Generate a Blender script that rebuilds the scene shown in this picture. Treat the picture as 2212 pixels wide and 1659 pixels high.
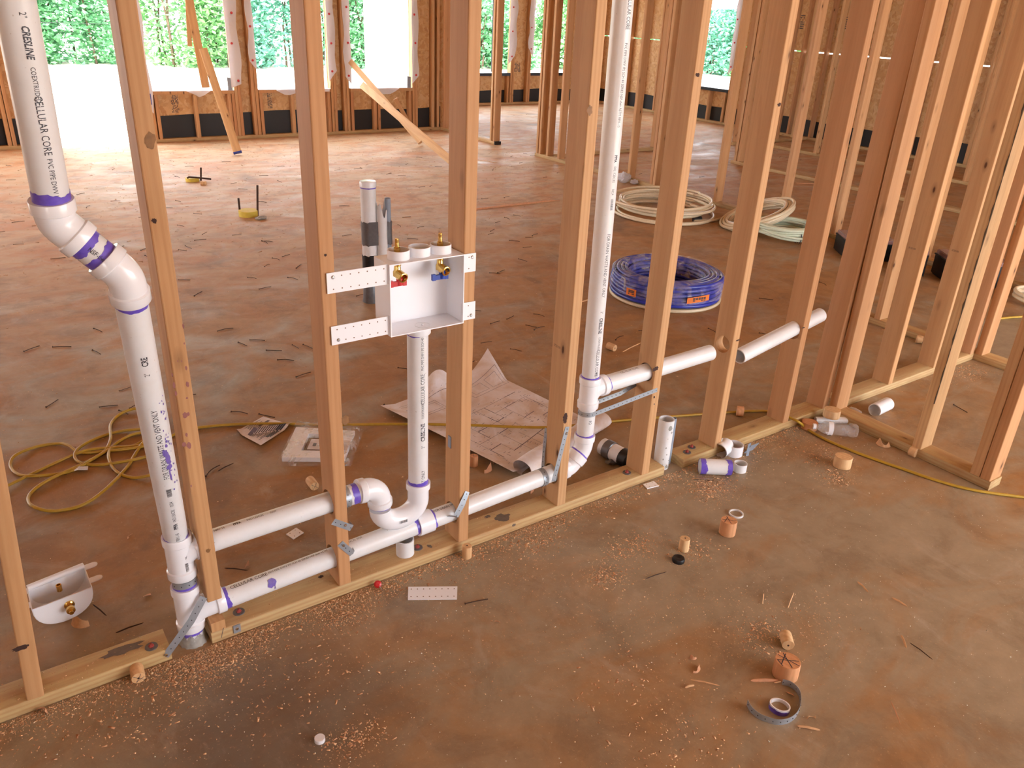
import bpy, bmesh, math, random
import numpy as np
from mathutils import Vector, Matrix, Quaternion
R_ = random.Random(7)
scene = bpy.context.scene
for o in list(bpy.data.objects): bpy.data.objects.remove(o, do_unlink=True)

# ---------------------------------------------------------------- camera
CAM = Vector((0.11128652, -1.7958082, 1.60672964))
RIGHT = Vector((0.82226779, -0.5674099, 0.0438369))
DOWN = Vector((-0.20965582, -0.37363295, -0.90357227))
FWD = Vector((0.52907477, 0.73378772, -0.42618713))
FPX = 1717.8
cd = bpy.data.cameras.new('camera'); cam = bpy.data.objects.new('camera', cd)
scene.collection.objects.link(cam)
cam.matrix_world = Matrix(((RIGHT.x, -DOWN.x, -FWD.x, CAM.x), (RIGHT.y, -DOWN.y, -FWD.y, CAM.y),
                           (RIGHT.z, -DOWN.z, -FWD.z, CAM.z), (0, 0, 0, 1)))
cd.sensor_width = 36.0; cd.lens = 36.0 * FPX / 2212.0; cd.clip_start = 0.02; cd.clip_end = 300
scene.camera = cam

# ---------------------------------------------------------------- light
w = bpy.data.worlds.new('world'); scene.world = w; w.use_nodes = True
bg = w.node_tree.nodes['Background']
bg.inputs[0].default_value = (0.89, 0.945, 1.0, 1); bg.inputs[1].default_value = 10.5
sd = bpy.data.lights.new('sun', 'SUN'); sd.energy = 13.0; sd.angle = math.radians(1.0); sd.color = (1.0, 0.95, 0.86)
sun = bpy.data.objects.new('sun', sd); scene.collection.objects.link(sun)
sun.rotation_euler = Vector((0.35, 0.42, -1.0)).to_track_quat('-Z', 'Y').to_euler()
scene.view_settings.view_transform = 'Standard'; scene.view_settings.look = 'None'
scene.view_settings.gamma = 1.0; scene.view_settings.use_curve_mapping = False
scene.view_settings.exposure = 0.0

# ---------------------------------------------------------------- pixel -> place
def ray(px, py):
    return (RIGHT * ((px - 1106) / FPX) + DOWN * ((py - 829.5) / FPX) + FWD)
def at(px, py, z=0.0):
    d = ray(px, py); return CAM + d * ((z - CAM.z) / d.z)
def aty(px, py, y=0.0):
    d = ray(px, py); return CAM + d * ((y - CAM.y) / d.y)
def atd(px, py, depth):
    return CAM + ray(px, py) * depth

# ---------------------------------------------------------------- geometry helpers
class MB:
    def __init__(s): s.v = []; s.f = []; s.m = []
    def add(s, vs, fs, mi=0):
        b = len(s.v); s.v += [tuple(v) for v in vs]; s.f += [tuple(b + i for i in f) for f in fs]; s.m += [mi] * len(fs)
    def box(s, c, h, rot=None, mi=0):
        c = Vector(c); P = []
        for dx in (-1, 1):
            for dy in (-1, 1):
                for dz in (-1, 1):
                    p = Vector((dx * h[0], dy * h[1], dz * h[2]))
                    if rot is not None: p = rot @ p
                    P.append(c + p)
        s.add(P, [(0, 1, 3, 2), (4, 6, 7, 5), (0, 4, 5, 1), (2, 3, 7, 6), (0, 2, 6, 4), (1, 5, 7, 3)], mi)
    def sweep(s, pts, rad, n=20, cap=True, mi=0, sq=1.0):
        pts = [Vector(p) for p in pts]
        if not hasattr(rad, '__len__'): rad = [rad] * len(pts)
        T = []
        for i in range(len(pts)):
            a = pts[max(i - 1, 0)]; b = pts[min(i + 1, len(pts) - 1)]
            t = (b - a)
            if t.length < 1e-9: t = T[-1] if T else Vector((0, 0, 1))
            T.append(t.normalized())
        u = T[0].orthogonal().normalized(); V = []; 
        for i, p in enumerate(pts):
            if i: u = (u - T[i] * u.dot(T[i]));
            if u.length < 1e-6: u = T[i].orthogonal()
            u.normalize(); q = T[i].cross(u)
            for k in range(n):
                a = 2 * math.pi * k / n
                V.append(p + (u * math.cos(a) + q * (math.sin(a) * sq)) * rad[i])
        F = []
        for i in range(len(pts) - 1):
            for k in range(n):
                a = i * n + k; b = i * n + (k + 1) % n
                F.append((a, b, b + n, a + n))
        if cap:
            F.append(tuple(reversed(range(n)))); F.append(tuple(range((len(pts) - 1) * n, len(pts) * n)))
        s.add(V, F, mi)
    def pipe(s, p0, p1, ro, ri=None, n=32, mi=0):
        """open-ended tube with wall thickness"""
        p0 = Vector(p0); p1 = Vector(p1)
        if ri is None: ri = ro * 0.87
        t = (p1 - p0).normalized(); u = t.orthogonal().normalized(); q = t.cross(u); V = []
        for p, r in ((p0, ro), (p1, ro), (p1, ri), (p0, ri)):
            for k in range(n):
                a = 2 * math.pi * k / n; V.append(p + (u * math.cos(a) + q * math.sin(a)) * r)
        F = []
        for j in range(4):
            for k in range(n):
                a = j * n + k; b = j * n + (k + 1) % n; c = ((j + 1) % 4) * n + (k + 1) % n; d = ((j + 1) % 4) * n + k
                F.append((a, b, c, d))
        s.add(V, F, mi)
    def lathe(s, prof, base, axis=(0, 0, 1), n=28, mi=0, a0=0.0, a1=2 * math.pi):
        base = Vector(base); t = Vector(axis).normalized(); u = t.orthogonal().normalized(); q = t.cross(u); V = []; full = abs(a1 - a0 - 2 * math.pi) < 1e-6
        m = n if full else n + 1
        for r, h in prof:
            for k in range(m):
                a = a0 + (a1 - a0) * k / n; V.append(base + t * h + (u * math.cos(a) + q * math.sin(a)) * r)
        F = []
        for j in range(len(prof) - 1):
            for k in range(n):
                a = j * m + k; b = j * m + (k + 1) % m; F.append((a, b, b + m, a + m))
        s.add(V, F, mi)
    def grid(s, P, th=0.0, mi=0):
        """P rows of points, optional thickness (solid)"""
        r = len(P); c = len(P[0]); V = [Vector(p) for row in P for p in row]
        F = [(i * c + j, i * c + j + 1, (i + 1) * c + j + 1, (i + 1) * c + j) for i in range(r - 1) for j in range(c - 1)]
        if th:
            N = [Vector((0, 0, 0)) for _ in V]
            for f in F:
                nn = (V[f[1]] - V[f[0]]).cross(V[f[3]] - V[f[0]])
                for i in f: N[i] += nn
            k = len(V); W = [v - (n.normalized() if n.length else Vector((0, 0, 1))) * th for v, n in zip(V, N)]
            E = [tuple(k + i for i in reversed(f)) for f in F]
            ring = [(0 * c + j) for j in range(c)] + [(i * c + c - 1) for i in range(1, r)] + [((r - 1) * c + j) for j in range(c - 2, -1, -1)] + [(i * c) for i in range(r - 2, 0, -1)]
            S = [(ring[i], k + ring[i], k + ring[(i + 1) % len(ring)], ring[(i + 1) % len(ring)]) for i in range(len(ring))]
            s.add(V + W, F + E + S, mi)
        else: s.add(V, F, mi)

def link(o, parent=None):
    scene.collection.objects.link(o)
    if parent is not None: o.parent = parent
    return o
def tag(o, label=None, cat=None, group=None, kind=None):
    if label: o['label'] = label
    if cat: o['category'] = cat
    if group: o['group'] = group
    if kind: o['kind'] = kind
    return o
def build(name, mb, mats, parent=None, smooth=35, origin=None):
    """link the collected shapes as ONE mesh object; origin = world point for the object origin"""
    if origin is None:
        origin = Vector((0, 0, 0))
        if parent is None and mb.v:
            a = np.array([tuple(v) for v in mb.v]); origin = Vector(((a[:, 0].min() + a[:, 0].max()) / 2, (a[:, 1].min() + a[:, 1].max()) / 2, a[:, 2].min()))
        elif parent is not None: origin = Vector(parent['_o']) if '_o' in parent else Vector((0, 0, 0))
    origin = Vector(origin)
    me = bpy.data.meshes.new(name)
    a = np.array([tuple(v) for v in mb.v]) - np.array(origin)
    me.from_pydata(a.tolist(), [], mb.f); 
    if not isinstance(mats, (list, tuple)): mats = [mats]
    for m in mats: me.materials.append(m)
    if len(mats) > 1: me.polygons.foreach_set('material_index', mb.m)
    if smooth:
        me.polygons.foreach_set('use_smooth', [True] * len(me.polygons))
        me.update(); me.set_sharp_from_angle(angle=math.radians(smooth))
    me.update()
    bm = bmesh.new(); bm.from_mesh(me)
    if smooth != -1: bmesh.ops.recalc_face_normals(bm, faces=bm.faces)
    bm.to_mesh(me); bm.free()
    o = bpy.data.objects.new(name, me); link(o, parent)
    if parent is None: o.location = origin
    return o
def empty(name, loc):
    o = bpy.data.objects.new(name, None); link(o); o.location = loc; o.empty_display_size = .05
    o['_o'] = tuple(loc); return o
def empties_done():
    for o in bpy.data.objects:
        if '_o' in o: del o['_o']
def struct(name, mb, mats, smooth=0):
    return tag(build(name, mb, mats, smooth=smooth), kind='structure')

# ---------------------------------------------------------------- materials
def lin(r, g, b):
    f = lambda c: (c / 255 / 12.92) if c / 255 <= .04045 else ((c / 255 + .055) / 1.055) ** 2.4
    return (f(r), f(g), f(b), 1)
class NT:
    def __init__(s, name):
        s.m = bpy.data.materials.new(name); s.m.use_nodes = True; s.t = s.m.node_tree; s.b = s.t.nodes['Principled BSDF']
    def n(s, typ, **k):
        x = s.t.nodes.new(typ)
        for a, v in k.items():
            if a.startswith('i_'): x.inputs[a[2:].replace('_', ' ')].default_value = v
            else: setattr(x, a, v)
        return x
    def l(s, a, b): s.t.links.new(a, b)
    def tex(s, coord='Object', scale=(1, 1, 1), loc=None):
        c = s.n('ShaderNodeTexCoord'); m = s.n('ShaderNodeMapping'); m.inputs['Scale'].default_value = scale
        s.l(c.outputs[coord], m.inputs[0])
        if loc is not None: s.l(loc, m.inputs['Location'])
        return m.outputs[0]
    def noise(s, vec, scale, detail=4, rough=.5, dist=0):
        x = s.n('ShaderNodeTexNoise'); x.inputs['Scale'].default_value = scale; x.inputs['Detail'].default_value = detail
        x.inputs['Roughness'].default_value = rough; x.inputs['Distortion'].default_value = dist; s.l(vec, x.inputs['Vector']); return x
    def ramp(s, fac, stops):
        x = s.n('ShaderNodeValToRGB'); e = x.color_ramp.elements
        while len(e) < len(stops): e.new(.5)
        for i, (p, c) in enumerate(stops): e[i].position = p; e[i].color = c if len(c) == 4 else (*c, 1)
        s.l(fac, x.inputs[0]); return x.outputs[0]
    def mix(s, f, a, b, mode='MIX'):
        x = s.n('ShaderNodeMix', data_type='RGBA', blend_type=mode)
        for sock, v in ((x.inputs[0], f), (x.inputs[6], a), (x.inputs[7], b)):
            if isinstance(v, (int, float)): sock.default_value = v
            elif isinstance(v, tuple): sock.default_value = v
            else: s.l(v, sock)
        return x.outputs[2]
    def math(s, op, a, b=0.0, clamp=False):
        x = s.n('ShaderNodeMath', operation=op, use_clamp=clamp)
        for sock, v in ((x.inputs[0], a), (x.inputs[1], b)):
            if isinstance(v, (int, float)): sock.default_value = v
            else: s.l(v, sock)
        return x.outputs[0]
    def bump(s, h, st=.3, d=.002):
        x = s.n('ShaderNodeBump'); x.inputs['Strength'].default_value = st; x.inputs['Distance'].default_value = d
        s.l(h, x.inputs['Height']); s.l(x.outputs[0], s.b.inputs['Normal'])
    def color(s, c):
        if isinstance(c, tuple): s.b.inputs['Base Color'].default_value = c
        else: s.l(c, s.b.inputs['Base Color'])
    def rough(s, v):
        if isinstance(v, (int, float)): s.b.inputs['Roughness'].default_value = v
        else: s.l(v, s.b.inputs['Roughness'])
W1 = (1, 1, 1, 1); K1 = (0, 0, 0, 1)
def flat(name, col, rough=.5, metal=0, spec=.5, noise=0.0, trans=0, coat=0):
    t = NT(name)
    if noise:
        v = t.tex(); n = t.noise(v, 60, 4); c = t.mix(n.outputs[0], tuple(x * (1 - noise) for x in col[:3]) + (1,), tuple(min(1, x * (1 + noise * .5)) for x in col[:3]) + (1,)); t.color(c)
    else: t.color(col)
    t.rough(rough); t.b.inputs['Metallic'].default_value = metal; t.b.inputs['Specular IOR Level'].default_value = spec
    t.b.inputs['Transmission Weight'].default_value = trans; t.b.inputs['Coat Weight'].default_value = coat
    return t.m
def make_wood(name, tones, grain=1.0, knots=True, dirt=0.0, stripe=0.0):
    t = NT(name); oi = t.n('ShaderNodeObjectInfo')
    comb = t.n('ShaderNodeCombineXYZ'); s1 = t.math('MULTIPLY', oi.outputs['Random'], 37.0)
    t.l(s1, comb.inputs[0]); t.l(s1, comb.inputs[2]); t.l(t.math('MULTIPLY', oi.outputs['Random'], 11.0), comb.inputs[1])
    v = t.tex('Object', (1, 1, .06), comb.outputs[0])
    base = t.ramp(oi.outputs['Random'], tones)
    # broad colour drift along the board
    v2 = t.tex('Object', (5, 5, .8), comb.outputs[0]); drift = t.noise(v2, 1.0, 3)
    # grain
    g1 = t.noise(v, 85, 3, .5, .9); wv = t.n('ShaderNodeTexWave', wave_type='RINGS', rings_direction='Z')
    v3 = t.tex('Object', (1, .55, .035), comb.outputs[0]); t.l(v3, wv.inputs[0])
    wv.inputs['Scale'].default_value = 21; wv.inputs['Distortion'].default_value = 5; wv.inputs['Detail'].default_value = 2; wv.inputs['Detail Scale'].default_value = .9
    c = t.mix(t.math('MULTIPLY', drift.outputs[0], .55), base, (0.66, .33, .13, 1))
    wf = t.ramp(wv.outputs[0], [(.3, K1), (.95, W1)])
    c = t.mix(t.math('MULTIPLY', wf, .22 * grain), c, (.36, .145, .045, 1))
    gf = t.ramp(g1.outputs[0], [(.45, K1), (.8, W1)])
    c = t.mix(t.math('MULTIPLY', gf, .30 * grain), c, (.34, .15, .055, 1))
    if knots:
        vk = t.tex('Object', (6.5, 6.5, 2.6), comb.outputs[0]); vo = t.n('ShaderNodeTexVoronoi', feature='F1'); t.l(vk, vo.inputs['Vector']); vo.inputs['Scale'].default_value = 1.9
        hsv = t.n('ShaderNodeSeparateColor'); t.l(vo.outputs['Color'], hsv.inputs[0])
        sel = t.math('GREATER_THAN', hsv.outputs[0], .30)
        kn = t.ramp(vo.outputs['Distance'], [(.05, W1), (.09, (.35, .35, .35, 1)), (.2, K1)])
        kk = t.math('MULTIPLY', sel, kn)
        c = t.mix(kk, c, (.10, .035, .012, 1))
    if dirt:
        d = t.noise(t.tex('Object', (3, 3, 1.2), comb.outputs[0]), 3, 6, .65)
        c = t.mix(t.math('MULTIPLY', t.ramp(d.outputs[0], [(.5, K1), (.7, W1)]), dirt), c, (.30, .13, .055, 1))
    t.color(c); t.rough(.62); t.b.inputs['Specular IOR Level'].default_value = .3
    t.bump(g1.outputs[0], .25, .001)
    return t.m
M = {}
M['wood'] = make_wood('lumber', [(0, (.49, .27, .13)), (.25, (.54, .325, .165)), (.5, (.46, .225, .11)), (.75, (.56, .355, .185)), (1, (.50, .26, .14))])
M['wood_pale'] = make_wood('pale_lumber', [(0, (.64, .42, .21)), (1, (.68, .46, .24))], knots=True)
M['treated'] = make_wood('treated_lumber', [(0, (.48, .39, .19)), (.5, (.53, .41, .22)), (1, (.45, .38, .20))], grain=1.4, dirt=.45)
M['plug'] = make_wood('plug_wood', [(0, (.74, .47, .25)), (.5, (.80, .57, .32)), (1, (.66, .36, .20))], knots=False)
M['plug_red'] = make_wood('red_plug_wood', [(0, (.66, .32, .17)), (1, (.62, .28, .15))], knots=False)
def m_osb():
    t = NT('osb'); v = t.tex('Object', (1, 1, 1)); a = t.noise(v, 6, 2, .5, 1.5)
    mv = t.n('ShaderNodeMix', data_type='VECTOR'); mv.inputs[0].default_value = .12; t.l(v, mv.inputs[4]); t.l(a.outputs['Color'], mv.inputs[5])
    vo = t.n('ShaderNodeTexVoronoi'); vo.inputs['Scale'].default_value = 30; t.l(mv.outputs[1], vo.inputs['Vector'])
    s = t.n('ShaderNodeSeparateColor'); t.l(vo.outputs['Color'], s.inputs[0])
    c = t.ramp(s.outputs[0], [(0, (.60, .33, .13)), (.35, (.70, .43, .19)), (.7, (.76, .52, .27)), (1, (.56, .30, .12))])
    g = t.noise(t.tex('Object', (30, 30, 8)), 4, 4, .6); c = t.mix(t.math('MULTIPLY', g.outputs[0], .35), c, (.38, .17, .05, 1))
    t.color(c); t.rough(.6); return t.m
M['osb'] = m_osb()
def m_floor():
    t = NT('slab'); v = t.tex('Object', (1, 1, 1))
    big = t.noise(v, .55, 5, .55, .6); mid = t.noise(t.tex('Object', (1.0, 1.8, 1)), 1.7, 7, .62, 1.2)
    fine = t.noise(v, 14, 6, .7); sp = t.noise(v, 120, 3, .6)
    conc = t.mix(fine.outputs[0], (.25, .188, .122, 1), (.41, .318, .218, 1))
    clay = t.mix(fine.outputs[0], (.27, .132, .048, 1), (.46, .235, .088, 1))
    # red clay and sawdust lies thicker behind the studs, thinner near the camera
    sep = t.n('ShaderNodeSeparateXYZ'); c0 = t.n('ShaderNodeNewGeometry'); t.l(c0.outputs['Position'], sep.inputs[0])
    yr = t.n('ShaderNodeMapRange'); yr.inputs[1].default_value = .0; yr.inputs[2].default_value = .7; yr.inputs[3].default_value = 0; yr.inputs[4].default_value = .11; t.l(sep.outputs[1], yr.inputs[0]); yb = yr.outputs[0]
    f = t.math('ADD', t.math('ADD', t.math('MULTIPLY', mid.outputs[0], .75), t.math('MULTIPLY', big.outputs[0], .45)), yb)
    f = t.ramp(f, [(.53, K1), (.63, (.5, .5, .5, 1)), (.74, W1)])
    c = t.mix(f, conc, clay)
    # the open room behind is covered in pale dry dust
    far = t.n('ShaderNodeMapRange'); far.inputs[1].default_value = 2.2; far.inputs[2].default_value = 5.6; t.l(t.math('ADD', sep.outputs[1], t.math('MULTIPLY', mid.outputs[0], 1.5)), far.inputs[0])
    dust = t.mix(fine.outputs[0], (.46, .29, .15, 1), (.64, .46, .29, 1)); rustd = t.mix(t.ramp(t.noise(t.tex('Object', (1, 1.9, 1)), 1.9, 9, .68, .9).outputs[0], [(.43, K1), (.60, W1)]), dust, (.50, .235, .10, 1))
    c = t.mix(t.math('MULTIPLY', far.outputs[0], .9), c, rustd)
    # dark damp grey areas
    dk = t.noise(t.tex('Object', (1, 1, 1)), 1.05, 4, .6, .5)
    dsel = t.ramp(dk.outputs[0], [(.58, K1), (.72, W1)])
    c = t.mix(t.math('MULTIPLY', dsel, .55), c, (.125, .10, .082, 1))
    # one old damp stain in the slab, lower left of the near floor
    vd = t.n('ShaderNodeVectorMath', operation='DISTANCE'); dc = t.mix(.16, c0.outputs['Position'], t.noise(t.tex('Object', (1, 1, 1)), 3.2, 6, .65).outputs['Color']); t.l(dc, vd.inputs[0]); vd.inputs[1].default_value = DAMP
    c = t.mix(t.math('MULTIPLY', t.ramp(vd.outputs['Value'], [(.10, W1), (.24, (.45, .45, .45, 1)), (.36, K1)]), .55), c, (.065, .055, .055, 1))
    mo = t.noise(t.tex('Object', (1, 1, 1)), 5.5, 9, .7, .4)
    c = t.mix(t.math('MULTIPLY', t.ramp(mo.outputs[0], [(.36, W1), (.5, K1)]), .38), c, (.15, .085, .045, 1))
    c = t.mix(t.math('MULTIPLY', t.ramp(mo.outputs[0], [(.54, K1), (.72, W1)]), .35), c, (.50, .36, .23, 1))
    # pale scuffs
    pl = t.noise(t.tex('Object', (1.3, .7, 1)), 2.9, 7, .7, 2.0)
    c = t.mix(t.math('MULTIPLY', t.ramp(pl.outputs[0], [(.56, K1), (.72, W1)]), .35), c, (.50, .42, .34, 1))
    c = t.mix(t.math('MULTIPLY', t.ramp(sp.outputs[0], [(.62, K1), (.75, W1)]), .35), c, (.62, .38, .20, 1))
    t.color(c)
    rr = t.math('ADD', t.math('MULTIPLY', f, .25), .42); t.rough(rr); t.b.inputs['Specular IOR Level'].default_value = .5
    t.bump(t.math('ADD', t.math('MULTIPLY', fine.outputs[0], .5), sp.outputs[0]), .25, .002)
    return t.m
_dp = at(560, 1590); DAMP = (_dp.x * .84 + .08, _dp.y * .84 + .08, .08)
M['floor'] = m_floor()
def m_sand():
    t = NT('sand'); v = t.tex('Object', (1, 1, 1)); n = t.noise(v, .8, 6, .6); t.color(t.mix(n.outputs[0], (.62, .50, .40, 1), (.80, .72, .62, 1))); t.rough(.9); return t.m
M['sand'] = m_sand()
def m_leaf(name, a, b):
    t = NT(name); oi = t.n('ShaderNodeNewGeometry'); c = t.ramp(oi.outputs['Random Per Island'], [(0, a), (.6, b), (1, tuple(min(1, x * 1.5) for x in b))])
    t.color(c); t.rough(.45); t.b.inputs['Subsurface Weight'].default_value = 0
    tr = t.n('ShaderNodeBsdfTranslucent'); t.l(c, tr.inputs[0]); mx = t.n('ShaderNodeMixShader'); mx.inputs[0].default_value = .35
    out = t.t.nodes['Material Output']; t.l(t.b.outputs[0], mx.inputs[1]); t.l(tr.outputs[0], mx.inputs[2]); t.l(mx.outputs[0], out.inputs[0]); return t.m
M['leaf'] = m_leaf('leaf', (.06, .19, .09), (.17, .42, .20))
M['leaf2'] = m_leaf('leaf_yellow', (.08, .22, .09), (.22, .45, .18))
M['leaf3'] = m_leaf('leaf_blue', (.06, .20, .13), (.17, .43, .31))
M['bark'] = flat('bark', (.12, .08, .05, 1), .9, noise=.5)
M['black'] = flat('black_membrane', (.008, .008, .010, 1), .55)
M['black_plastic'] = flat('black_plastic', (.006, .006, .008, 1), .4)
M['blacksill'] = flat('sill_membrane', (.02, .025, .04, 1), .3)
def m_wrap():
    t = NT('housewrap'); v = t.tex(); n = t.noise(v, 9, 4); t.color((.80, .78, .82, 1)); t.rough(.6); t.bump(n.outputs[0], .5, .02)
    tr = t.n('ShaderNodeBsdfTranslucent'); tr.inputs[0].default_value = (.75, .72, .76, 1); mx = t.n('ShaderNodeMixShader'); mx.inputs[0].default_value = .25
    out = t.t.nodes['Material Output']; t.l(t.b.outputs[0], mx.inputs[1]); t.l(tr.outputs[0], mx.inputs[2]); t.l(mx.outputs[0], out.inputs[0]); return t.m
M['wrap'] = m_wrap()
M['red'] = flat('red_plastic', (.55, .02, .025, 1), .35); M['dirty_red'] = flat('dusty_red_bolt', (.34, .045, .035, 1), .6, noise=.4)
def m_pvc():
    t = NT('pvc'); v = t.tex('Object'); n = t.noise(v, 25, 5, .6); sp = t.noise(v, 160, 2, .5)
    c = t.mix(t.math('MULTIPLY', t.ramp(n.outputs[0], [(.45, K1), (.75, W1)]), .22), (.76, .75, .765, 1), (.64, .59, .52, 1))
    c = t.mix(t.math('MULTIPLY', t.ramp(sp.outputs[0], [(.72, K1), (.78, W1)]), .5), c, (.35, .25, .2, 1))
    t.color(c); t.rough(.30); t.b.inputs['Specular IOR Level'].default_value = .5; return t.m
M['pvc'] = m_pvc()
M['fitting'] = flat('pvc_fitting', (.83, .82, .86, 1), .16)
def m_primer():
    t = NT('primer'); v = t.tex(); n = t.noise(v, 45, 5, .6, .5); t.color(t.mix(n.outputs[0], (.05, .025, .42, 1), (.26, .17, .66, 1))); t.rough(.3); return t.m
M['primer'] = m_primer()
M['ink'] = flat('ink', (.045, .045, .06, 1), .5)
M['ink_brown'] = flat('ink_brown', (.06, .035, .02, 1), .6)
def m_galv():
    t = NT('galvanised'); v = t.tex(); n = t.noise(v, 60, 3); t.color(t.mix(n.outputs[0], (.34, .38, .43, 1), (.46, .50, .56, 1))); t.rough(.42); t.b.inputs['Metallic'].default_value = .6; return t.m
M['galv'] = m_galv(); M['hole'] = flat('strap_hole', (.05, .05, .06, 1), .6)
M['steel'] = flat('steel', (.55, .56, .58, 1), .25, 1)
M['brass'] = flat('brass', (.78, .52, .16, 1), .22, 1)
M['rust'] = flat('rusty_steel', (.075, .035, .022, 1), .7, .3, noise=.5)
M['box_white'] = flat('white_styrene', (.88, .87, .91, 1), .28); M['bhole'] = flat('bracket_hole', (.22, .13, .09, 1), .7)
M['blue'] = flat('blue_plastic', (.015, .05, .35, 1), .35)
M['yellow'] = flat('yellow_cord', (.50, .30, .03, 1), .4, noise=.25)
M['ytan'] = flat('yellow_foam', (.72, .55, .08, 1), .7, noise=.2)
M['pex'] = flat('pex', (.74, .60, .41, 1), .25, noise=.15)
M['pexgreen'] = flat('pex_green', (.66, .72, .55, 1), .25, noise=.12)
M['pexblue'] = flat('pex_blue', (.03, .045, .36, 1), .2)
M['orange'] = flat('orange_label', (.85, .22, .03, 1), .5)
M['tape'] = flat('duct_tape', (.16, .16, .17, 1), .3, .4, noise=.3)
M['tape_grey'] = flat('conduit', (.27, .31, .38, 1), .45)
M['concrete'] = flat('concrete_splash', (.40, .38, .35, 1), .9, noise=.5)
M['chip'] = flat('chip', (.72, .42, .22, 1), .75, noise=.4)
M['chip_red'] = flat('shaving', (.66, .33, .18, 1), .7, noise=.3)
M['char'] = flat('burnt_wood', (.05, .018, .012, 1), .8, noise=.4)
M['clear'] = flat('clear_plastic', (.95, .95, .97, 1), .08, trans=1.0)
M['clear'].node_tree.nodes['Principled BSDF'].inputs['IOR'].default_value = 1.2
M['purple_stain'] = flat('purple_stain', (.20, .14, .50, 1), .4, noise=.4)
M['wood_stain'] = flat('primer_stain_on_wood', (.34, .13, .12, 1), .6, noise=.3)

def m_see(name, col, lo, hi, sc, st):
    t = NT(name); t.color(col); t.rough(.05); nz = t.noise(t.tex('Object', (1, 1, 1)), sc, 4, .6, 1.0); t.bump(nz.outputs[0], st, .02)
    tr = t.n('ShaderNodeBsdfTransparent'); mx = t.n('ShaderNodeMixShader'); t.l(t.ramp(nz.outputs[0], [(.4, (lo, lo, lo, 1)), (.7, (hi, hi, hi, 1))]), mx.inputs[0]); ot = t.t.nodes['Material Output']
    t.l(tr.outputs[0], mx.inputs[1]); t.l(t.b.outputs[0], mx.inputs[2]); t.l(mx.outputs[0], ot.inputs[0]); return t.m
M['bottle'] = m_see('bottle_plastic', (.9, .92, .95, 1), .10, .34, 30, .6)
# ================================================================ STRUCTURE
CEIL = 2.75
mb = MB(); mb.box((3.2, 1.95, -.06), (8.0, 6.55, .06)); mb.box((8.6, 9.8, -.06), (2.55, 1.3, .06)); struct('floor', mb, M['floor'])
mb = MB(); mb.box((3.2, 1.95, CEIL + .1), (8.1, 6.75, .1)); mb.box((8.6, 9.95, CEIL + .1), (2.6, 1.3, .1)); struct('ceiling', mb, M['osb'])
mb = MB(); mb.box((8, 15, -.22), (60, 60, .1)); struct('ground', mb, M['sand'])
def wall_rect(mb, axis, c0, c1, u0, u1, z0, z1, holes):
    """sheathing slab between c0..c1 across, u0..u1 along, with rectangular holes (u0,u1,z0,z1)"""
    us = sorted({u0, u1} | {h[0] for h in holes} | {h[1] for h in holes}); us = [u for u in us if u0 <= u <= u1]
    for a, b in zip(us, us[1:]):
        mid = (a + b) / 2; cuts = sorted([(h[2], h[3]) for h in holes if h[0] <= mid <= h[1]]); z = z0
        for (q0, q1) in cuts + [(z1, z1)]:
            if q0 > z + 1e-4:
                if axis == 'y': mb.box(((a + b) / 2, (c0 + c1) / 2, (z + q0) / 2), ((b - a) / 2, (c1 - c0) / 2, (q0 - z) / 2))
                else: mb.box(((c0 + c1) / 2, (a + b) / 2, (z + q0) / 2), ((c1 - c0) / 2, (b - a) / 2, (q0 - z) / 2))
            z = max(z, q1)
YB = 8.50            # inner face of the far exterior wall's framing
WINS = [(2.25, 3.18), (3.48, 4.42), (4.70, 5.61)]
SZ = .57; HZ = 2.1
# far wall sheathing (outside the studs)
mb = MB(); wall_rect(mb, 'y', YB + .09, YB + .102, -4.8, 6.2, -.10, CEIL, [(-4.2, -2.5, SZ, HZ), (-2.0, .2, SZ, HZ), (1.22, 2.12, -.02, HZ)] + [(a, b, SZ, HZ) for a, b in WINS])  # leftmost openings lie out of view, added to brighten the back room
struct('wall_back', mb, M['osb'])
mb = MB(); wall_rect(mb, 'y', 11.0 + .09, 11.102, 6.14, 11.12, -.10, CEIL, [(7.58, 8.96, .545, HZ), (9.42, 10.32, .545, HZ)])
struct('wall_back_bay', mb, M['osb'])
mb = MB(); wall_rect(mb, 'x', 6.14, 6.152, 8.6, 11.1, -.10, CEIL, []); struct('wall_bay_left', mb, M['osb'])


mb = MB(); wall_rect(mb, 'x', 11.09, 11.102, -4.6, 11.1, -.10, CEIL, [(7.62, 8.5, .555, HZ), (-5.0, 7.62, 1.213, 1.229), (8.5, 10.95, 1.213, 1.229)])
struct('wall_right', mb, M['osb'])
mb = MB(); wall_rect(mb, 'x', -4.8, -4.788, -4.6, 8.6, -.10, CEIL, [(5.6, 8.2, -.02, 2.3)]); struct('wall_left', mb, M['osb'])  # unseen opening, added for more daylight at the back
mb = MB(); wall_rect(mb, 'y', -4.6, -4.588, -4.8, 11.1, -.10, CEIL, [(-3.6, -2.2, .5, HZ), (2.4, 8.6, .0, 2.4)]); struct('wall_front', mb, M['osb'])  # unseen openings, placed and widened to light the stud fronts
# white housewrap on the bay's outer side wall, seen through the third window
mb = MB(); mb.box((6.132, 9.85, 1.3), (.006, 1.24, 1.42)); struct('wall_bay_cladding', mb, flat('housewrap_cladding', (.86, .86, .86, 1), .8))
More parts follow.
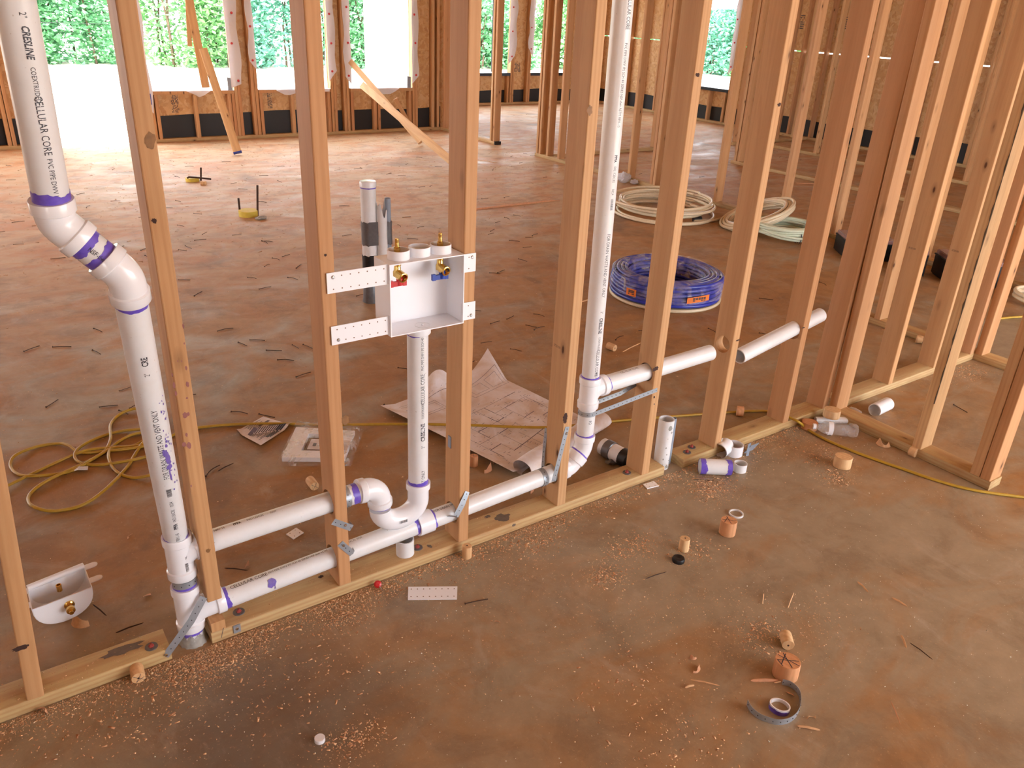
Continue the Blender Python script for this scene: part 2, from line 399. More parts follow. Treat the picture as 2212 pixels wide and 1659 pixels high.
# black base flashing bands against the sheathing
def band(n, axis, c, u0, u1, ztop, skip=()):
    mb = MB(); us = [u0]; k = 0
    P = []
    segs = [(u0, u1)]
    for s0, s1 in skip: segs = [x for a, b in segs for x in ((a, min(b, s0)), (max(a, s1), b)) if x[1] > x[0] + .01]
    for a, b in segs:
        m = max(2, int((b - a) / .25)); top = []
        for i in range(m + 1):
            u = a + (b - a) * i / m; z = ztop + .012 * math.sin(u * 2.1) + .007 * math.sin(u * 5.3)
            top.append((u, z))
        rows = [[(u, c, .0) if axis == 'y' else (c, u, .0) for u, z in top], [(u, c, z) if axis == 'y' else (c, u, z) for u, z in top]]
        mb.grid(rows, .003)
    tag(build('trim_%d' % n, mb, M['black'], smooth=0), kind='structure')
band(1, 'y', YB + .086, -4.7, 6.1, .30, [(1.22, 2.12)])
band(2, 'y', 11.086, 6.2, 11.08, .25); band(3, 'x', 11.086, -4.5, 11.08, .27)

# ---------------------------------------------------------------- lumber
def lumber(name, p0, p1, wdir, w=.038, d=.089, mat=None, holes=(), bow=0.0, r=.0035):
    """board with its corner at p0, long axis p0->p1 (local z), 1.5in side along wdir (local x)"""
    p0 = Vector(p0); p1 = Vector(p1); z = (p1 - p0); L = z.length; z.normalize(); x = Vector(wdir); x = (x - z * x.dot(z)).normalized(); y = z.cross(x)
    sec = []
    for cx, cy, a0 in ((w - r, d - r, 0), (r, d - r, 90), (r, r, 180), (w - r, r, 270)):
        for k in (0, 45, 90): a = math.radians(a0 + k); sec.append((cx + r * math.cos(a), cy + r * math.sin(a)))
    n = len(sec); K = 8 if bow else 1; V = []; F = []
    for i in range(K + 1):
        t = i / K; off = bow * 4 * t * (1 - t)
        V += [(a + off, b, L * t) for a, b in sec]
    for i in range(K):
        for k in range(n): F.append((i * n + k, i * n + (k + 1) % n, (i + 1) * n + (k + 1) % n, (i + 1) * n + k))
    F.append(tuple(reversed(range(n)))); F.append(tuple(range(K * n, K * n + n)))
    me = bpy.data.meshes.new(name); me.from_pydata(V, [], F); me.materials.append(mat or M['wood'])
    me.polygons.foreach_set('use_smooth', [True] * len(me.polygons)); me.set_sharp_from_angle(angle=math.radians(60)); me.update()
    o = bpy.data.objects.new(name, me); link(o)
    o.matrix_world = Matrix(((x.x, y.x, z.x, p0.x), (x.y, y.y, z.y, p0.y), (x.z, y.z, z.z, p0.z), (0, 0, 0, 1)))
    for (h0, h1, hr) in holes:       # bored holes: world segment and radius
        c = MB(); c.sweep([h0, h1], hr, 28); co = build('cutter', c, M['wood'], smooth=0)
        bpy.context.view_layer.update()
        md = o.modifiers.new('b', 'BOOLEAN'); md.object = co; md.operation = 'DIFFERENCE'; md.solver = 'EXACT'
        dg = bpy.context.evaluated_depsgraph_get(); nm = bpy.data.meshes.new_from_object(o.evaluated_get(dg)); o.modifiers.remove(md)
        old = o.data; o.data = nm; nm.name = name; bpy.data.meshes.remove(old); bpy.data.objects.remove(co, do_unlink=True)
        nm.polygons.foreach_set('use_smooth', [False] * len(nm.polygons))
    return o
TOP = CEIL - .002
def stud(x, y, label, z0=.038, z1=TOP, rot=False, mat=None, holes=(), dx=0.0, dy=0.0, bow=0, group=None, w=.038, d=.089):
    """upright stud; (x,y) = its min corner on the floor plan; rot: 3.5in side along x"""
    if rot: o = lumber('wall_stud', (x + d, y, z0), (x + d + dx, y + dy, z1), (0, 1, 0), w, d, mat, holes, bow)
    else: o = lumber('wall_stud', (x, y, z0), (x + dx, y + dy, z1), (1, 0, 0), w, d, mat, holes, bow)
    return tag(o, label, 'stud', group)
def plate(p0, p1, label, side=1, mat=None, group=None, name='sole_plate', d=.089):
    """flat 2x4 on the slab from p0 to p1 (floor plan), lying to the left (side=1) of the direction"""
    p0 = Vector((*p0, 0)); p1 = Vector((*p1, 0)); z = (p1 - p0).normalized()
    # local x must be vertical; y = z cross x
    x = Vector((0, 0, 1)); y = z.cross(x)          # to the right of travel
    if side == 1: p0 = p0 - y * d; p1 = p1 - y * d
    return tag(lumber(name, p0, p1, (0, 0, 1), .038, d, mat or M['treated']), label, 'lumber', group)
S = .4064
# pipe centre line helper values used for the bored holes
YP = .045
hl = [Vector((.30, YP, .095)), Vector((.471, YP, .100)), Vector((.824, YP, .120)), Vector((1.24, YP, .130)), Vector((1.645, YP, .150))]
def zl(x):
    for a, b in zip(hl, hl[1:]):
        if x <= b.x: return a.z + (b.z - a.z) * (x - a.x) / (b.x - a.x)
    return hl[-1].z
def main_stud(i, bot, top, label, **k):
    """bot / top: where the photo shows the front left edge, on the wall's front plane"""
    b = aty(*bot); t = aty(*top); t2 = b + (t - b) * ((TOP - b.z) / (t.z - b.z))
    z0 = k.pop('z0', .038); b2 = b + (t - b) * ((z0 - b.z) / (t.z - b.z))
    return tag(lumber('wall_stud', (b2.x, 0, z0), (t2.x, 0, TOP), (1, 0, 0), mat=k.get('mat'), holes=k.get('holes', ())), label, 'stud', 'studs of the partition with the drain pipes')
def hx(x, z, r=.036, slope=.04): return (Vector((x - .03, YP, z - .03 * slope)), Vector((x + .07, YP, z + .07 * slope)), r)
sA = main_stud(0, (58, 1517), (-120, 560), 'pine stud at the left edge of the frame with a dark knot low down')
sB = main_stud(1, (444, 1270), (249, 0), 'knotty stud beside the left drain stack, splashed with purple drops', z0=.142, holes=[hx(.46, .298, .037)])
sC = main_stud(2, (733, 1266), (656, 0), 'stud that carries the left brackets of the white washer box', holes=[hx(.815, .119), hx(.815, .3105, .037)])
sD = main_stud(3, (990, 1172), (1013, 0), 'stud that carries the right brackets of the white washer box', holes=[hx(1.218, .1295)])
sE = main_stud(4, (1203, 1093), (1290, 0), 'stud just left of the tall thin vent pipe, with a broken knot', holes=[hx(1.625, .149, .037, .05)])
sF = main_stud(5, (1386, 1025), (1521, 0), 'stud right of the tall vent pipe, its branch pipe passing through', holes=[hx(2.03, .449, .034, .04)])
sG = main_stud(6, (1543, 967), (1712, 0), 'stud with an empty bored hole between two white pipe ends', holes=[hx(2.44, .478, .034, .04)])
sH = main_stud(7, (1690, 918), (1888, 0), 'stud that the right loose length of white pipe passes through', holes=[hx(2.845, .447, .033, .2)])
sI = main_stud(8, (1776, 884), (2003, 0), 'knotty corner stud at the right end of the pipe wall, just behind the plastic bottle')
x3 = 3.172
tag(lumber('wall_stud', (x3 + .089, -.044, .038), (x3 + .089, -.044, TOP), (0, 1, 0)), 'reddish corner stud turned sideways, touching the knotty corner stud', 'stud')
stud(3.655, 0, 'closet stud rising from the plate behind the loose white pipe offcut', group='studs of the closet back wall')
stud(4.06, 0, 'closet stud half hidden by the bark-edged stud', group='studs of the closet back wall')
stud(4.425, 0, 'reddish stud ending the closet back wall at the far corner', group='studs of the closet back wall', mat=M['wood'])
stud(4.470, -.040, 'corner stud of the closet side wall, right of the thin gap', rot=True, group='studs of the closet side wall')
stud(4.470, .565, 'pink-faced stud of the closet side wall, behind the closet', rot=True, group='studs of the closet side wall')
K_ = stud(x3, -.447, 'pale bark-edged stud standing alone on the short side plate', rot=True, mat=M['wood_pale'], group='studs of the short return wall')
tag(stud(x3, -.690, 'left of the two joined studs at the end of the short return wall', rot=True), group='studs of the short return wall')
stud(x3, -.730, 'front stud of the joined pair at the end of the short return wall', rot=True, group='studs of the short return wall')
# bark edge of the pale stud
mb = MB(); rr = random.Random(3); prev = []
rows = []
for i in range(60):
    z = .25 + i * .028; wd = .001 + .0045 * rr.random() if (i * 7) % 23 < 15 else .0003
    rows.append([(x3 - .0012, -.447 + wd, z), (x3 - .0012, -.4475, z), (x3 + wd * .6, -.4485, z)])
mb.grid(rows, .0006); o = build('bark_edge', mb, M['bark'], smooth=0)
bpy.context.view_layer.update(); o.parent = K_; o.matrix_parent_inverse = K_.matrix_world.inverted(); tag(o, 'dark bark edge')
# sole plates
plate((-1.2, 0), (.335, 0), 'treated sole plate at lower left, ending at the drain stack')
plate((.44, 0), (2.150, 0), 'long treated sole plate under the washer box and pipes')
plate((2.252, 0), (3.168, 0), 'treated sole plate right of the concrete-stained pipe stub')
plate((3.265, 0), (4.466, 0), 'treated sole plate at the back of the closet')
plate((x3 + .089, .0), (x3 + .089, -.735), 'short treated sole plate running toward the camera at right', side=-1)
plate((4.559, .72), (4.559, -1.6), 'treated sole plate of the closet side wall', side=-1)

# interior partitions behind: P1 at x 6.05, P3 at x 8.1, P7 at x 9.75, P2 and P4 across
X1 = 6.05
plate((X1 + .089, 8.49), (X1 + .089, 7.09), 'treated plate from the far corner to the first doorway', side=-1)
plate((X1 + .089, 6.20), (X1 + .089, -1.8), 'long treated plate of the middle partition, past the pipe coils', side=-1)
mb = MB(); mb.box((X1 + .0445, 7.085, .02), (.046, .012, .021)); tag(build('plate_end', mb, M['black_plastic'], smooth=0), 'black painted end of the treated plate at the doorway', 'lumber')
gp = 'studs of the middle partition'
p1s = [(8.39, 'corner stud of the middle partition at the far exterior wall'), (7.17, 'stud beside the doorway end, its left twin'), (7.10, 'end stud of the middle partition above the black plate end'),
       (6.145, 'first of the close studs right of the doorway'), (6.09, 'second of the close studs right of the doorway'), (5.94, 'third stud right of the doorway, above the pale plate'),
       (5.72, 'stud next to the big foreground stud, right of the doorway'), (4.50, 'lone stud behind the bubble wrap scrap, right of the vent pipe'), (4.155, 'left twin stud behind the loose white coil'), (4.112, 'right twin stud behind the loose white coil'),
       (3.87, 'reddish stud rising just behind the loose white coil'), (3.285, 'orange-edged stud left of the leaning coil'), (2.53, 'yellowish stud behind the leaning coil'), (1.985, 'stud just left of the first black tool case'),
       (1.20, 'stud behind the right-hand tool cases'), (.42, 'stud of the middle partition seen behind the closet pair')]
for y, lb in p1s: stud(X1, y, lb, rot=True, group=gp, mat=M['wood'])
for y, lb in ((-.4, 'stud of the middle partition near the right edge of the frame'),): stud(X1, y, lb, rot=True, group=gp)
plate((X1 + .09, 6.0), (8.10, 6.0), 'dark treated plate crossing behind the vent pipe')
for x, lb in ((7.86, 'stud ending the dark cross plate behind the vent pipe'), (8.062, 'twin stud at the corner of the dark cross plate')): stud(x, 6.0, lb, group='studs of the cross partition')
X3 = 8.12
plate((X3 + .089, 4.92), (X3 + .089, -2.5), 'treated plate of the second partition, lying across the middle distance', side=-1)
for y, lb in ((4.84, 'left twin stud at the end of the second partition'), (4.79, 'right twin stud at the end of the second partition'), (.9, 'stud of the second partition behind the closet'), (-.1, 'stud of the second partition near the right edge')):
    stud(X3, y, lb, rot=True, group='studs of the second partition')
X7 = 9.75
plate((X7 + .089, 5.90), (X7 + .089, -2.5), 'short-looking treated plate of the third partition in deep shade', side=-1)
for y, lb in ((4.88, 'shaded stud of the third partition'), (3.66, 'shaded stud of the third partition, next toward the right'), (2.84, 'shaded stud of the third partition, behind the closet studs'), (1.6, 'shaded stud of the third partition near the right edge')):
    stud(X7, y, lb, rot=True, group='studs of the third partition')
plate((9.35, 5.95), (11.0, 5.95), 'dark treated plate in front of the right-hand exterior wall')
for x, lb in ((9.42, 'stud at the left end of the shaded cross plate'), (9.64, 'second stud of the shaded cross plate'), (10.3, 'pink stud of the shaded cross plate'), (10.72, 'last stud of the shaded cross plate')):
    stud(x, 5.95, lb, group='studs of the shaded cross partition')
# far exterior wall framing
gb = 'studs of the far exterior wall'
plate((-4.7, YB), (1.22, YB), 'treated plate left of the bright door opening')
plate((2.12, YB), (6.05, YB), 'treated plate under the three window openings')
def sd(x, lb, z1=TOP, mat=None, dep=.088, grp=gb): return stud(x, YB, lb, z1=z1, group=grp, mat=mat)
sd(.60, 'stud at the left edge of the frame, far wall'); sd(.72, 'left twin stud by the left edge, far wall'); sd(.765, 'right twin stud by the left edge, far wall')
sd(1.14, 'king stud left of the bright door opening, behind the pipe'); sd(1.18, 'jack stud left of the bright door opening', HZ)
sd(2.122, 'jack stud right of the bright door opening', HZ); sd(2.165, 'king stud between door opening and first window'); sd(2.21, 'jack stud at the left side of the first window', SZ - .04)
sd(2.262, 'thin cripple stud under the left end of the first window', SZ - .04)
sd(2.70, 'cripple stud in the middle under the first window', SZ - .04); sd(3.10, 'cripple stud under the right end of the first window', SZ - .04)
sd(3.145, 'jack stud right of the first window', SZ - .04); sd(3.185, 'trimmer stud right of the first window'); sd(3.225, 'king stud right of the first window')
sd(3.395, 'king stud left of the second window'); sd(3.437, 'trimmer stud left of the second window'); sd(3.485, 'cripple stud under the left end of the second window', SZ - .04)
sd(3.89, 'cripple stud in the middle under the second window', SZ - .04); sd(4.375, 'cripple stud under the right end of the second window', SZ - .04)
sd(4.424, 'trimmer stud right of the second window'); sd(4.466, 'king stud right of the second window')
sd(4.60, 'king stud left of the third window'); sd(4.642, 'trimmer stud left of the third window'); sd(4.70, 'cripple stud under the left end of the third window', SZ - .04)
sd(5.03, 'left of the two thin cripples under the third window', SZ - .04); sd(5.085, 'right of the two thin cripples under the third window', SZ - .04); sd(5.56, 'cripple stud under the right end of the third window', SZ - .04)
sd(5.612, 'trimmer stud right of the third window'); sd(5.655, 'king stud right of the third window')
sd(5.92, 'left stud of the far inside corner'); sd(6.0, 'right stud of the far inside corner')
def window(n, axis, c, a, b, sz, mem):
    e = empty('window_%d' % n, ((a + b) / 2, c, sz) if axis == 'y' else (c, (a + b) / 2, sz)); tag(e, kind='structure')
    def bx(nm, z0, z1, m, o0=0.0, o1=.102, ex=0.0):
        q = MB()
        if axis == 'y': q.box(((a + b) / 2, c + (o0 + o1) / 2, (z0 + z1) / 2), ((b - a) / 2 + ex, (o1 - o0) / 2, (z1 - z0) / 2))
        else: q.box((c + (o0 + o1) / 2, (a + b) / 2, (z0 + z1) / 2), ((o1 - o0) / 2, (b - a) / 2 + ex, (z1 - z0) / 2))
        build(nm, q, m, e, smooth=0)
    bx('sill_board', sz - .039, sz - .003, M['wood'], 0, .088); bx('header', HZ + .001, HZ + .24, M['wood'], 0, .088)
    bx('sill_membrane', sz - .002, sz + .002, mem, -.002, .11)
    if mem is M['blacksill']: bx('sill_flap', sz - .045, sz - .002, mem, -.006, -.001)
    return e
for i, (a, b) in enumerate(WINS): window(i + 1, 'y', YB, a, b, SZ, M['wrap'])
window(4, 'y', 11.0, 7.58, 8.96, .545, M['blacksill']); window(5, 'y', 11.0, 9.42, 10.32, .545, M['blacksill']); window(6, 'x', 11.0, 7.62, 8.5, .555, M['blacksill'])
mb = MB(); mb.box((1.67, YB + .044, HZ + .12), (.45, .044, .12)); struct('door_1', mb, M['wood'])
# bay far wall and right-hand exterior wall
plate((6.2, 11.0), (11.0, 11.0), 'treated plate of the bay wall in the far room')
plate((11.089, 11.0), (11.089, -4.0), 'pale treated plate along the right-hand exterior wall', side=-1)
gy = 'studs of the bay wall in the far room'
for x, z1, lb in ((7.36, TOP, 'pair stud left of the bay window, seen by the far corner'), (7.50, TOP, 'jack stud left of the bay window'), (8.90, .5, 'cripple under the right end of the bay window'), (8.965, TOP, 'trimmer right of the bay window'), (9.01, TOP, 'king stud right of the bay window'),
                  (9.335, TOP, 'king stud left of the second bay window'), (9.378, TOP, 'trimmer left of the second bay window'), (9.8, .5, 'cripple under the second bay window'), (10.33, TOP, 'trimmer right of the second bay window'), (10.9, TOP, 'corner stud of the bay wall')):
    stud(x, 11.0, lb, z1=z1, group=gy)
gr = 'studs of the right-hand exterior wall'
ords = ['first', 'second', 'third', 'fourth', 'fifth', 'sixth', 'seventh', 'eighth', 'ninth', 'tenth', 'eleventh', 'twelfth', 'thirteenth', 'fourteenth', 'fifteenth', 'sixteenth', 'seventeenth', 'eighteenth', 'nineteenth', 'twentieth']
ys = [10.5, 10.1, 9.70, 9.30, 8.90, 8.60, 8.54]
for i, y in enumerate(ys): stud(11.0, y, '%s stud from the far corner, right exterior wall, left of its window' % ords[i], rot=True, group=gr)
stud(11.0, 8.0, 'cripple stud under the right exterior wall window', z1=.51, rot=True, group=gr)
stud(11.0, 7.66, 'short cripple under the right end of the right exterior wall window', z1=.51, rot=True, group=gr)
ys = [7.575, 7.53, 7.11, 6.70, 6.30, 5.90, 5.50, 5.10, 4.70, 4.30, 3.90, 3.50, 3.10, 2.7, 2.3, 1.9, 1.5]
for i, y in enumerate(ys): stud(11.0, y, '%s stud right of the window on the right exterior wall' % ords[i], rot=True, group=gr)
# ---------------------------------------------------------------- housewrap flaps
def flap(axis, c, u0, u1, ztip, skew, side, label, seed=0):
    """hanging strip of wrap folded round the jamb, u0..u1 along the wall, lower edge at ztip with a slanted cut"""
    rr = random.Random(seed); e = None; rows = []
    n = 14
    for i in range(n + 1):
        t = i / n; zt0 = ztip + (skew if skew > 0 else 0); zt1 = ztip + (-skew if skew < 0 else 0)
        row = []
        for j in range(5):
            s = j / 4; u = u0 + (u1 - u0) * s + .012 * math.sin(i * 1.1 + seed) * (s if side > 0 else 1 - s)
            zb = zt0 + (zt1 - zt0) * s; z = HZ + (zb - HZ) * t; y = -.012 - .018 * abs(math.sin(i * .55 + seed)) * (.4 + .6 * s) - .006 * math.sin(i * 1.7 + j + seed)
            row.append((u, c + y, z) if axis == 'y' else (c + y, u, z))
        rows.append(row)
    mb = MB(); mb.grid(rows, .0012); mb.v = mb.v
    root = build('housewrap_flap', mb, M['wrap'], smooth=60); tag(root, label, 'housewrap', 'housewrap flaps round the window openings'); root['_o'] = tuple(root.location)
    q = .25
    zt = (ztip + abs(skew) * .5 + .06)
    while zt < 1.7:
        s = .5; u = u0 + (u1 - u0) * (.35 + .3 * rr.random()); nb = MB()
        p = Vector((u, c - .033, zt)) if axis == 'y' else Vector((c - .033, u, zt)); d = (0, -1, 0) if axis == 'y' else (-1, 0, 0)
        nb.lathe([(0, .004), (.006, .005), (.013, .002), (.014, -.004), (0, -.004)], p, d, 14)
        build('cap_nail', nb, M['red'], root); zt += .32 + .1 * rr.random()
    return root
flap('y', YB, 2.14, 2.235, .33, .10, 1, 'torn housewrap flap with a blue printed mark, left of the first window', 1)
flap('y', YB, 3.15, 3.285, .60, -.04, 1, 'housewrap flap right of the first window, hanging lowest at the sill', 2)
flap('y', YB, 3.40, 3.475, .80, .10, -1, 'short housewrap flap left of the second window', 3)
flap('y', YB, 4.40, 4.50, .66, -.13, 1, 'housewrap flap right of the second window, beside the big stud', 4)
flap('y', YB, 4.62, 4.71, .62, .10, -1, 'housewrap flap left of the third window', 5)
flap('y', YB, 5.60, 5.69, .62, -.11, 1, 'housewrap flap right of the third window', 6)
flap('y', 11.0, 7.42, 7.60, .72, -.05, 1, 'housewrap flap by the far corner in the bay wall', 7)
flap('y', 11.0, 8.90, 9.05, .70, -.14, 1, 'long pale housewrap flap between the two bay windows', 8)
flap('y', 11.0, 9.33, 9.44, .82, .16, -1, 'narrow housewrap flap left of the second bay window', 9)
flap('x', 11.0, 7.55, 7.66, .78, .14, 1, 'wavy housewrap flap on the right exterior wall window', 10)
# little sill flaps
def sillflap(axis, c, pts, zt, label):
    mb = MB(); rows = [[], []]
    for u, dz in pts:
        rows[0].append((u, c - .012, zt)); rows[1].append((u, c - .020, zt - dz))
    mb.grid(rows, .0012); return tag(build('sill_flap', mb, M['wrap'], smooth=0), label, 'housewrap', 'housewrap flaps round the window openings')
sillflap('y', YB, [(2.62, .002), (2.70, .035), (2.76, .07), (2.82, .05), (2.90, .002)], SZ, 'small pointed wrap tab on the first window sill')
sillflap('y', YB, [(3.70, .01), (3.80, .06), (3.86, .065), (4.0, .03), (4.40, .03)], SZ, 'wrap tab folded over the second window sill')
sillflap('y', YB, [(5.02, .002), (5.08, .06), (5.16, .075), (5.26, .075), (5.34, .04), (5.40, .002)], SZ, 'rounded wrap tab on the third window sill')
# sill clip plates at the window corners
for x, lb in ((3.155, 'grey flashing corner standing at the right of the first window sill'), (5.575, 'grey flashing corner standing at the right of the third window sill')):
    mb = MB(); mb.grid([[(x - .045, YB - .004, SZ), (x + .01, YB - .004, SZ)], [(x - .045, YB - .008, SZ + .15), (x + .01, YB - .006, SZ + .14)]], .003)
    tag(build('flashing_corner', mb, M['tape_grey'], smooth=0), lb, 'flashing')
# blue printed mark on the first flap
mb = MB(); mb.lathe([(0, .0), (.034, .0), (.034, .001), (0, .001)], (2.165, YB - .040, .50), (0, -1, 0), 20); mb.box((2.21, YB - .036, .49), (.010, .001, .06))
f1 = [o for o in bpy.data.objects if o.name == 'housewrap_flap'][0]
build('printed_mark', mb, M['blue'], f1)

# ---------------------------------------------------------------- stamps on the sheathing (short printed marks)
def stamp(axis, c, u, z, wd, ht, seed, vertical=True):
    rr = random.Random(seed); mb = MB(); n = 7
    for i in range(n):
        a = (i + .5) / n; k = 0
        t = 0
        while t < 1:
            l = rr.uniform(.03, .16); g = rr.uniform(.02, .06)
            if rr.random() < .8:
                if vertical: uu = u - wd / 2 + wd * a; zz = z - ht / 2 + ht * (t + l / 2); hw = wd / n * .28; hh = ht * l / 2
                else: zz = z - ht / 2 + ht * a; uu = u - wd / 2 + wd * (t + l / 2); hh = ht / n * .28; hw = wd * l / 2
                if axis == 'y': mb.box((uu, c, zz), (hw, .0008, hh))
                else: mb.box((c, uu, zz), (.0008, hw, hh))
            t += l + g
    return mb
for i, (ax, c, u, z, wd, ht, vt) in enumerate([('y', YB + .0888, 2.50, .43, .085, .22, True), ('y', YB + .0888, 3.64, .45, .06, .22, True), ('y', 11.0888, 9.14, .64, .16, .16, False),
                                             ('x', 11.0888, 9.05, 1.55, .22, .11, False), ('x', 11.0888, 9.10, .75, .18, .16, False), ('x', 11.0888, 6.5, 1.62, .12, .2, False), ('x', 11.0888, 5.35, .68, .12, .16, False), ('x', 11.0888, 5.7, 1.62, .12, .2, False)]):
    tag(build('trim_%d' % (10 + i), stamp(ax, c, u, z, wd, ht, 40 + i, vt), M['ink'], smooth=0), kind='structure')

# ---------------------------------------------------------------- outside: hedge, fence
def shrub(cx, cy, rx, ry, h, n, leaf, label, seed, zb=-.12):
    rng = np.random.default_rng(seed)
    root = empty('leafy_shrub', (cx, cy, zb)); tag(root, label, 'shrub', 'shrubs beyond the building')
    # leaf positions in lumpy clusters
    nc = 60; cc = rng.uniform(-1, 1, (nc, 3)); cc[:, 2] = rng.uniform(.04, 1, nc)
    k = rng.integers(0, nc, n); s = rng.normal(0, .16, (n, 3)); p = np.clip(cc[k] + s, -1, 1)
    rx, ry = rx * .66, ry * .8
    P = np.stack([cx + p[:, 0] * rx, cy + p[:, 1] * ry, zb + np.abs(p[:, 2]) * h], 1)
    sz = rng.uniform(.035, .085, n)[:, None]
    a = rng.normal(size=(n, 3)); a[:, 2] *= .5; a /= np.linalg.norm(a, axis=1)[:, None]; b = rng.normal(size=(n, 3)); b -= (b * a).sum(1)[:, None] * a; b /= np.linalg.norm(b, axis=1)[:, None]
    V = np.stack([P - a * sz * 1.3, P + b * sz * .6, P + a * sz * 1.3, P - b * sz * .6], 1).reshape(-1, 3) - np.array([cx, cy, zb])
    me = bpy.data.meshes.new('foliage'); me.vertices.add(len(V)); me.vertices.foreach_set('co', V.ravel()); me.loops.add(n * 4); me.loops.foreach_set('vertex_index', np.arange(n * 4))
    me.polygons.add(n); me.polygons.foreach_set('loop_start', np.arange(n) * 4); me.materials.append(leaf); me.update(); me.validate()
    o = bpy.data.objects.new('foliage', me); link(o, root)
    rr = random.Random(seed); mb = MB()
    for i in range(9):
        x = cx + rr.uniform(-.8, .8) * rx; y = cy + rr.uniform(-.6, .6) * ry; q = []
        for j in range(5): q.append((x + .25 * j * rr.uniform(-.4, .4), y + .1 * j * rr.uniform(-1, 1), zb + h * .9 * j / 4))
        mb.sweep(q, [.03, .025, .02, .014, .006], 6)
    build('stem', mb, M['bark'], root)
    return root
sh = [(-1.5, 21.5, 1.9, 1.2, 4.6, 9000, 'leaf', 'leafy shrub at the far left, beyond the door opening'), (1.2, 22.4, 2.0, 1.2, 4.8, 12000, 'leaf2', 'yellow-green shrub behind the tall left pipe'), (3.6, 22.6, 1.7, 1.2, 4.6, 12000, 'leaf', 'dense shrub seen between the pipe and the first knotty stud'),
      (6.0, 21.4, 1.6, 1.1, 4.6, 12000, 'leaf2', 'broad-leaved shrub left of the leaning brace'), (8.3, 21.3, 1.6, 1.1, 4.6, 12000, 'leaf3', 'blue-green shrub right of the leaning brace'), (10.5, 21.3, 1.6, 1.1, 4.6, 12000, 'leaf', 'dense shrub through the second window'),
      (12.8, 21.0, 1.3, 1.1, 3.6, 7000, 'leaf3', 'slender shrub at the left side of the third window'), (15.3, 21.0, 1.5, 1.2, 2.1, 8000, 'leaf', 'low shrub through the left bay window'), (17.8, 20.6, 1.4, 1.2, 2.3, 8000, 'leaf2', 'taller shrub through the bay window, left of the flap'),
      (20.4, 19.8, 1.6, 1.4, 1.9, 8000, 'leaf', 'low shrub through the second bay window'), (23.0, 18.6, 1.5, 1.5, 2.0, 7000, 'leaf3', 'low shrub right of the second bay window'), (23.6, 17.0, 1.8, 1.5, 1.9, 9000, 'leaf2', 'sunny shrub through the right exterior wall window'), (14.0, 24.5, 2.0, 1.5, 3.2, 7000, 'leaf2', 'rear shrub rising behind the low hedge')]
for i, (x, y, rx, ry, h, n, m, lb) in enumerate(sh): shrub(x, y, rx, ry, h, n, M[m], lb, 50 + i)
fe = empty('wire_fence', (9, 20.0, -.12)); tag(fe, 'black wire fence with thin posts in front of the shrubs', 'fence')
for x in np.arange(-3, 19.2, 2.45):
    mb = MB(); mb.sweep([(x, 19.5, -.12), (x, 19.5, 2.6)], .022, 8); build('post', mb, M['black_plastic'], fe)
mb = MB()
for z in (.0, .9, 1.8, 2.55): mb.sweep([(-3, 19.5, z), (19, 19.5, z)], .004, 5)
build('wire', mb, M['black_plastic'], fe)
# ================================================================ PIPEWORK
RP = .0302
def arc_pts(p, d0, d1, rad, n=8):
    """points rounding the corner p between incoming dir d0 and outgoing dir d1"""
    d0 = Vector(d0).normalized(); d1 = Vector(d1).normalized(); ang = d0.angle(d1); t = rad * math.tan(ang / 2)
    a = Vector(p) - d0 * t; nrm = (d1 - d0 * d0.dot(d1)).normalized(); c = a + nrm * rad; out = []
    for i in range(n + 1):
        th = ang * i / n; out.append(c - nrm * (rad * math.cos(th)) + d0 * (rad * math.sin(th)))
    return out
def fitting(name, pts, parent, rb=.0335, rh=.0372, hub=.022, hub2=None, mat=None):
    """bend with a collar at each end: body radius rb, hub radius rh"""
    hub2 = hub if hub2 is None else hub2
    pts = [Vector(p) for p in pts]; d0 = (pts[0] - pts[1]).normalized(); d1 = (pts[-1] - pts[-2]).normalized()
    P = []; Rr = []
    if hub > 0:
        P += [pts[0] + d0 * hub, pts[0] + d0 * (hub - .0015), pts[0] + d0 * .0025, pts[0]]; Rr += [rh - .001, rh, rh, rb]; P += pts[1:-1]; Rr += [rb] * (len(pts) - 2)
    else: P += pts[:-1]; Rr += [rb] * (len(pts) - 1)
    if hub2 > 0: P += [pts[-1], pts[-1] + d1 * .0025, pts[-1] + d1 * (hub2 - .0015), pts[-1] + d1 * hub2]; Rr += [rb, rh, rh, rh - .001]
    else: P += [pts[-1]]; Rr += [rb]
    mb = MB(); mb.sweep(P, Rr, 36); return build(name, mb, mat or M['fitting'], parent, smooth=40)
def pipe(parent, p0, p1, name='pipe', mat=None, r=RP):
    mb = MB(); mb.pipe(p0, p1, r); return build(name, mb, mat or M['pvc'], parent, smooth=40)
def primer(parent, p, d, w0, seed=0, r=RP + .0006):
    """ragged purple band painted round the pipe just outside a joint"""
    p = Vector(p); d = Vector(d).normalized(); u = d.orthogonal().normalized(); q = d.cross(u); rr = random.Random(seed); n = 48; rows = [[], []]
    ph = rr.random() * 6
    for k in range(n + 1):
        a = 2 * math.pi * k / n; e = u * math.cos(a) + q * math.sin(a)
        wd = w0 * (1 + .16 * math.sin(a * 2 + ph) + .07 * math.sin(5 * a + ph) + .05 * math.sin(11 * a) + .04 * math.sin(17 * a + ph))
        rows[0].append(p - d * .002 + e * r); rows[1].append(p + d * wd + e * r)
    mb = MB(); mb.grid(rows); return build('primer_band', mb, M['primer'], parent, smooth=60)
